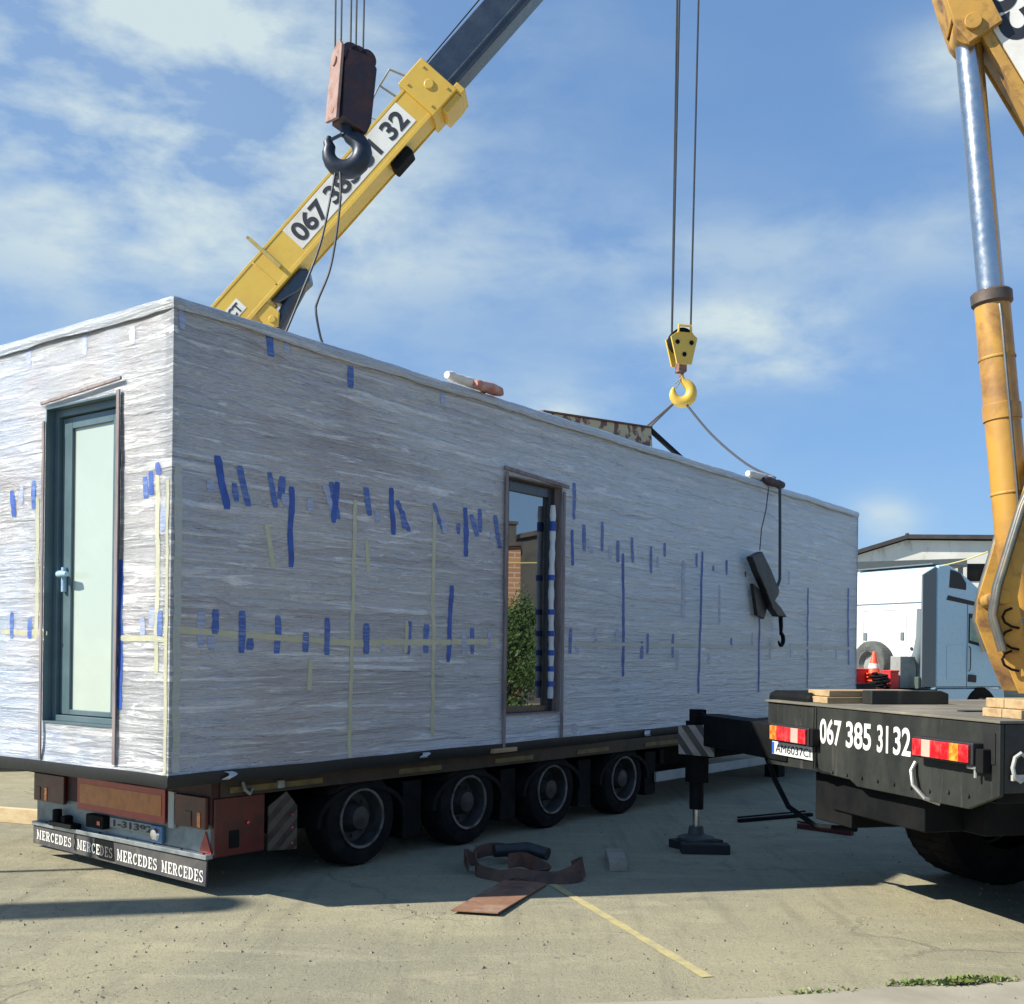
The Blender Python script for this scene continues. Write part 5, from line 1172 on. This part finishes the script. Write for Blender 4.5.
# the far side of the yard, seen mirrored in the glazed door
bh = thing('brick_house', 'dark rendered house with brick gable and chimney, mirrored in the glazed door', 'house', (24, 16.0, 0))
g = G(); g.prism([(1.62, 0), (9, 0), (9, 4.2), (5, 6.0), (1.62, 5.25)], (.3, 0, 0), (0, 1, 0), (0, 0, 1), (1, 0, 0), 9); g.build('wall', M_DARKRENDER, bh)
g = G(); g.prism([(-4, 0), (1.60, 0), (1.60, 5.0), (-4, 4.6)], (.1, 0, 0), (0, 1, 0), (0, 0, 1), (1, 0, 0), 8); g.build('gable_wall', M_BRICK, bh)
g = G(); g.prism([(-4, 4.62), (1.64, 5.02), (1.64, 5.14), (-4, 4.74)], (-.05, 0, 0), (0, 1, 0), (0, 0, 1), (1, 0, 0), 8.3); g.prism([(1.60, 5.27), (5, 6.02), (9.2, 4.15), (9.2, 4.3), (5, 6.2), (1.60, 5.42)], (.15, 0, 0), (0, 1, 0), (0, 0, 1), (1, 0, 0), 9.2); g.build('roof', M_ROOFDARK, bh)
g = G(); g.box(.6, 1.1, 1.25, 1.6, 4.8, 5.75); g.box(.55, 1.15, 1.2, 1.65, 5.75, 5.85); g.build('chimney', M_DARKRENDER, bh)
g = G(); g.box(.25, .3, 3.2, 4.2, 1.2, 2.5); g.build('window', M_BLACK, bh)
def leafy(name, label, cat, loc, h, r_, n_, trunk=True, seed=1, size=.07):
    rnd = random.Random(seed); t_ = thing(name, label, cat, loc)
    if trunk:
        g = G(); g.tube([(0, 0, 0), (.03, .02, h * .4), (-.02, .05, h * .75)], [.07, .05, .02], 8)
        for k in range(9):
            a = k * 2.4; z = h * (.15 + .07 * k); g.tube([(0, 0, z), (math.cos(a) * r_ * .35, math.sin(a) * r_ * .35, z + .2), (math.cos(a) * r_ * .75, math.sin(a) * r_ * .75, z + .35)], [.025, .016, .006], 6)
        g.build('trunk', M_BARK, t_)
    g = G(); cl = [(rnd.gauss(0, r_ * .4), rnd.gauss(0, r_ * .4), rnd.uniform(.12, .97) * h, rnd.uniform(.16, .36)) for _ in range(42)]
    for i in range(n_):
        c = rnd.choice(cl); q = Vector((rnd.gauss(0, 1), rnd.gauss(0, 1), rnd.gauss(0, 1))) * c[3] * .6 + Vector(c[:3])
        if q.z < .02: continue
        a = Vector((rnd.gauss(0, 1), rnd.gauss(0, 1), rnd.gauss(0, 1))).normalized(); b = a.orthogonal().normalized(); c_ = a.cross(b); s = size * rnd.uniform(.5, 1.3)
        g.add([q - b * s, q - c_ * s * .45, q + b * s, q + c_ * s * .45], [(0, 1, 2, 3)])
    g.build('crown', M_LEAF, t_, smooth=False)
leafy('bush', 'tall green bush in front of the brick house, mirrored in the glazed door', 'bush', (14.3, 14.35, 0), 2.75, .75, 11000, seed=3, size=.048)
leafy('bush', 'wide green bush behind the tall one, mirrored in the glazed door', 'bush', (16.4, 14.6, 0), 2.5, 1.1, 9000, seed=5, size=.055)

# ================================================================ THINGS ON THE GROUND
g = G(); g.prism([(-.364, 6.959), (-.066, 6.896), (.268, 7.829), (-.018, 7.982)], (0, 0, .012), (1, 0, 0), (0, 1, 0), (0, 0, 1), .010)
o = g.build('rusty_plate', M_RUSTPLATE, None, bevel=.002); 
for v in o.data.vertices: v.co.z += .02 * max(0, (7.4 - v.co.y)) - .004
tag(o, 'flat rusty steel plate lying half in the sun in front of the trailer', 'steel plate')
# piece of timber
o = timber('timber_block', 'short pale timber block lying alone in the shade before the trailer', [(-.07, .07, -.30, .30, 0, .07)], mat('grey_tan_timber', (.34, .30, .23), .8, c2=(.24, .20, .15), scale=4, bump=.3, bscale=20), (.835, 8.68, 0), R(-2))
# brown strap
strap = thing('load_strap', 'crumpled brown leather strap heaped over the rusty plate', 'strap', (.1, 8.0, 0))
def strap_piece(pts, wds, w, name='strap_fold'):
    P = [Vector(p) - Vector((.1, 8.0, 0)) for p in pts]; Q, Wd = [], []
    for i in range(len(P) - 1):
        p0, p1, p2, p3 = P[max(i - 1, 0)], P[i], P[i + 1], P[min(i + 2, len(P) - 1)]
        for j in range(6):
            s = j / 6; Q.append(.5 * ((2 * p1) + (p2 - p0) * s + (2 * p0 - 5 * p1 + 4 * p2 - p3) * s * s + (3 * p1 - p0 - 3 * p2 + p3) * s ** 3)); Wd.append(Vector(wds[i]).lerp(Vector(wds[i + 1]), s))
    Q.append(P[-1]); Wd.append(Vector(wds[-1])); g = G(); g.ribbon([Vector((q.x * .88, q.y, q.z * .55)) for q in Q], Wd, w * .78, .012); g.build(name, M_BROWNSTRAP, strap, bevel=.003)
strap_piece([(-.30, 8.35, .16), (-.27, 8.12, .06), (-.10, 8.0, .05), (.05, 7.98, .10), (.20, 7.95, .07), (.38, 7.92, .06), (.54, 7.98, .12), (.60, 8.10, .17), (.52, 8.2, .08)],
            [(0, .4, 1), (0, .4, 1), (.1, .8, .5), (.1, .9, .3), (.1, .8, .4), (0, .7, .6), (-.3, .3, 1), (-.2, .2, 1), (-.2, .2, 1)], .17)
strap_piece([(-.02, 8.1, .22), (.10, 8.22, .20), (.22, 8.30, .10), (.30, 8.18, .05), (.18, 8.05, .06)], [(0, .3, 1), (.2, .3, 1), (.4, .3, .8), (.5, .3, .5), (.5, .3, .5)], .14)
strap_piece([(-.34, 8.55, .05), (-.30, 8.72, .12), (-.12, 8.78, .16), (.1, 8.72, .10), (.16, 8.6, .05)], [(0, .2, 1)] * 5, .13)
strap_piece([(-.36, 8.2, .12), (-.40, 8.45, .18), (-.30, 8.55, .06)], [(0, .1, 1)] * 3, .12)
g = G(); g.tube([(-.12 - .1, .62, .10), (.14 - .1, .70, .11), (.30 - .1, .62, .08)], .05, 10); g.build('rolled_end', M_LEATHER, strap)
# rails further back
def rail(name, lab, p, q, m_, w=.07, h=.05):
    p, q = Vector(p), Vector(q); g = G(); g.beam(p + Vector((0, 0, h / 2)), q + Vector((0, 0, h / 2)), w, h); d = (q - p) * .5
    g.beam(p + Vector((0, .05, h + .008)), q + Vector((-.05, .05, h + .008)), .03, .015)
    o = g.build(name, m_, None, bevel=.006); tag(o, lab, 'steel bar')
rail('steel_bar', 'short dark red steel bar on the shaded ground behind the timber block', (2.76, 10.6, 0), (3.15, 10.2, 0), mat('dark_red_bar', (.10, .014, .014), .5, c2=(.05, .012, .012), scale=8))
rail('steel_bar', 'thin black steel bar lying below the crane deck', (2.25, 10.9, 0), (3.1, 11.4, 0), M_BLACK, .05, .035)
# dark pad under the outrigger foot
g = G(); g.box(-.18, .18, -.15, .15, 0, .072)
o = g.build('support_block', mat('tarred_timber', (.018, .017, .016), .8, bump=.4, bscale=20), None, bevel=.008, loc=kpt(.0, 1.22, 0)); o.rotation_euler = (0, 0, KA + R(20)); tag(o, 'black tarred timber block under the crane outrigger foot', 'timber block')
g = G(); g.box(-.2, .2, -.07, .07, 0, .08)
o = g.build('support_block', MATS['tarred_timber'], None, bevel=.008, loc=(1.62, 9.2, 0)); o.rotation_euler = (0, 0, R(-2)); tag(o, 'short black timber block lying beside the outrigger foot', 'timber block')
# long plank beyond the tail of the trailer
g = G(); g.beam((-7.4, 11.35, .07), (-3.6, 9.95, .07), .05, .14)
o = g.build('long_plank', M_PALEWOOD, None, bevel=.005); tag(o, 'long pale plank standing on edge on the sunny ground left of the trailer', 'plank')
# concrete pillar left of the picture, whose shade falls across the ground
g = G(); g.lathe([(.27, 0), (.23, 8.5), (.0, 8.55)], (0, 0, 0), (0, 0, 1), 12, close=False)
o = g.build('concrete_pillar', M_CONCRETE, None, loc=(-12.5, 4.72, 0)); tag(o, 'round concrete pillar left of the yard, casting the soft shade across the ground', 'pillar')
g = G(); g.cyl((0, 0, 0), (0, 0, 4.4), .035, n=10)
o = g.build('shadow_post', M_GREYSTEEL, None, loc=(-8.3, 7.03, 0)); tag(o, 'thin steel post left of the yard, casting a narrow shadow by the mud flap', 'post')  # unseen post standing in for a cable that casts the narrow shadow
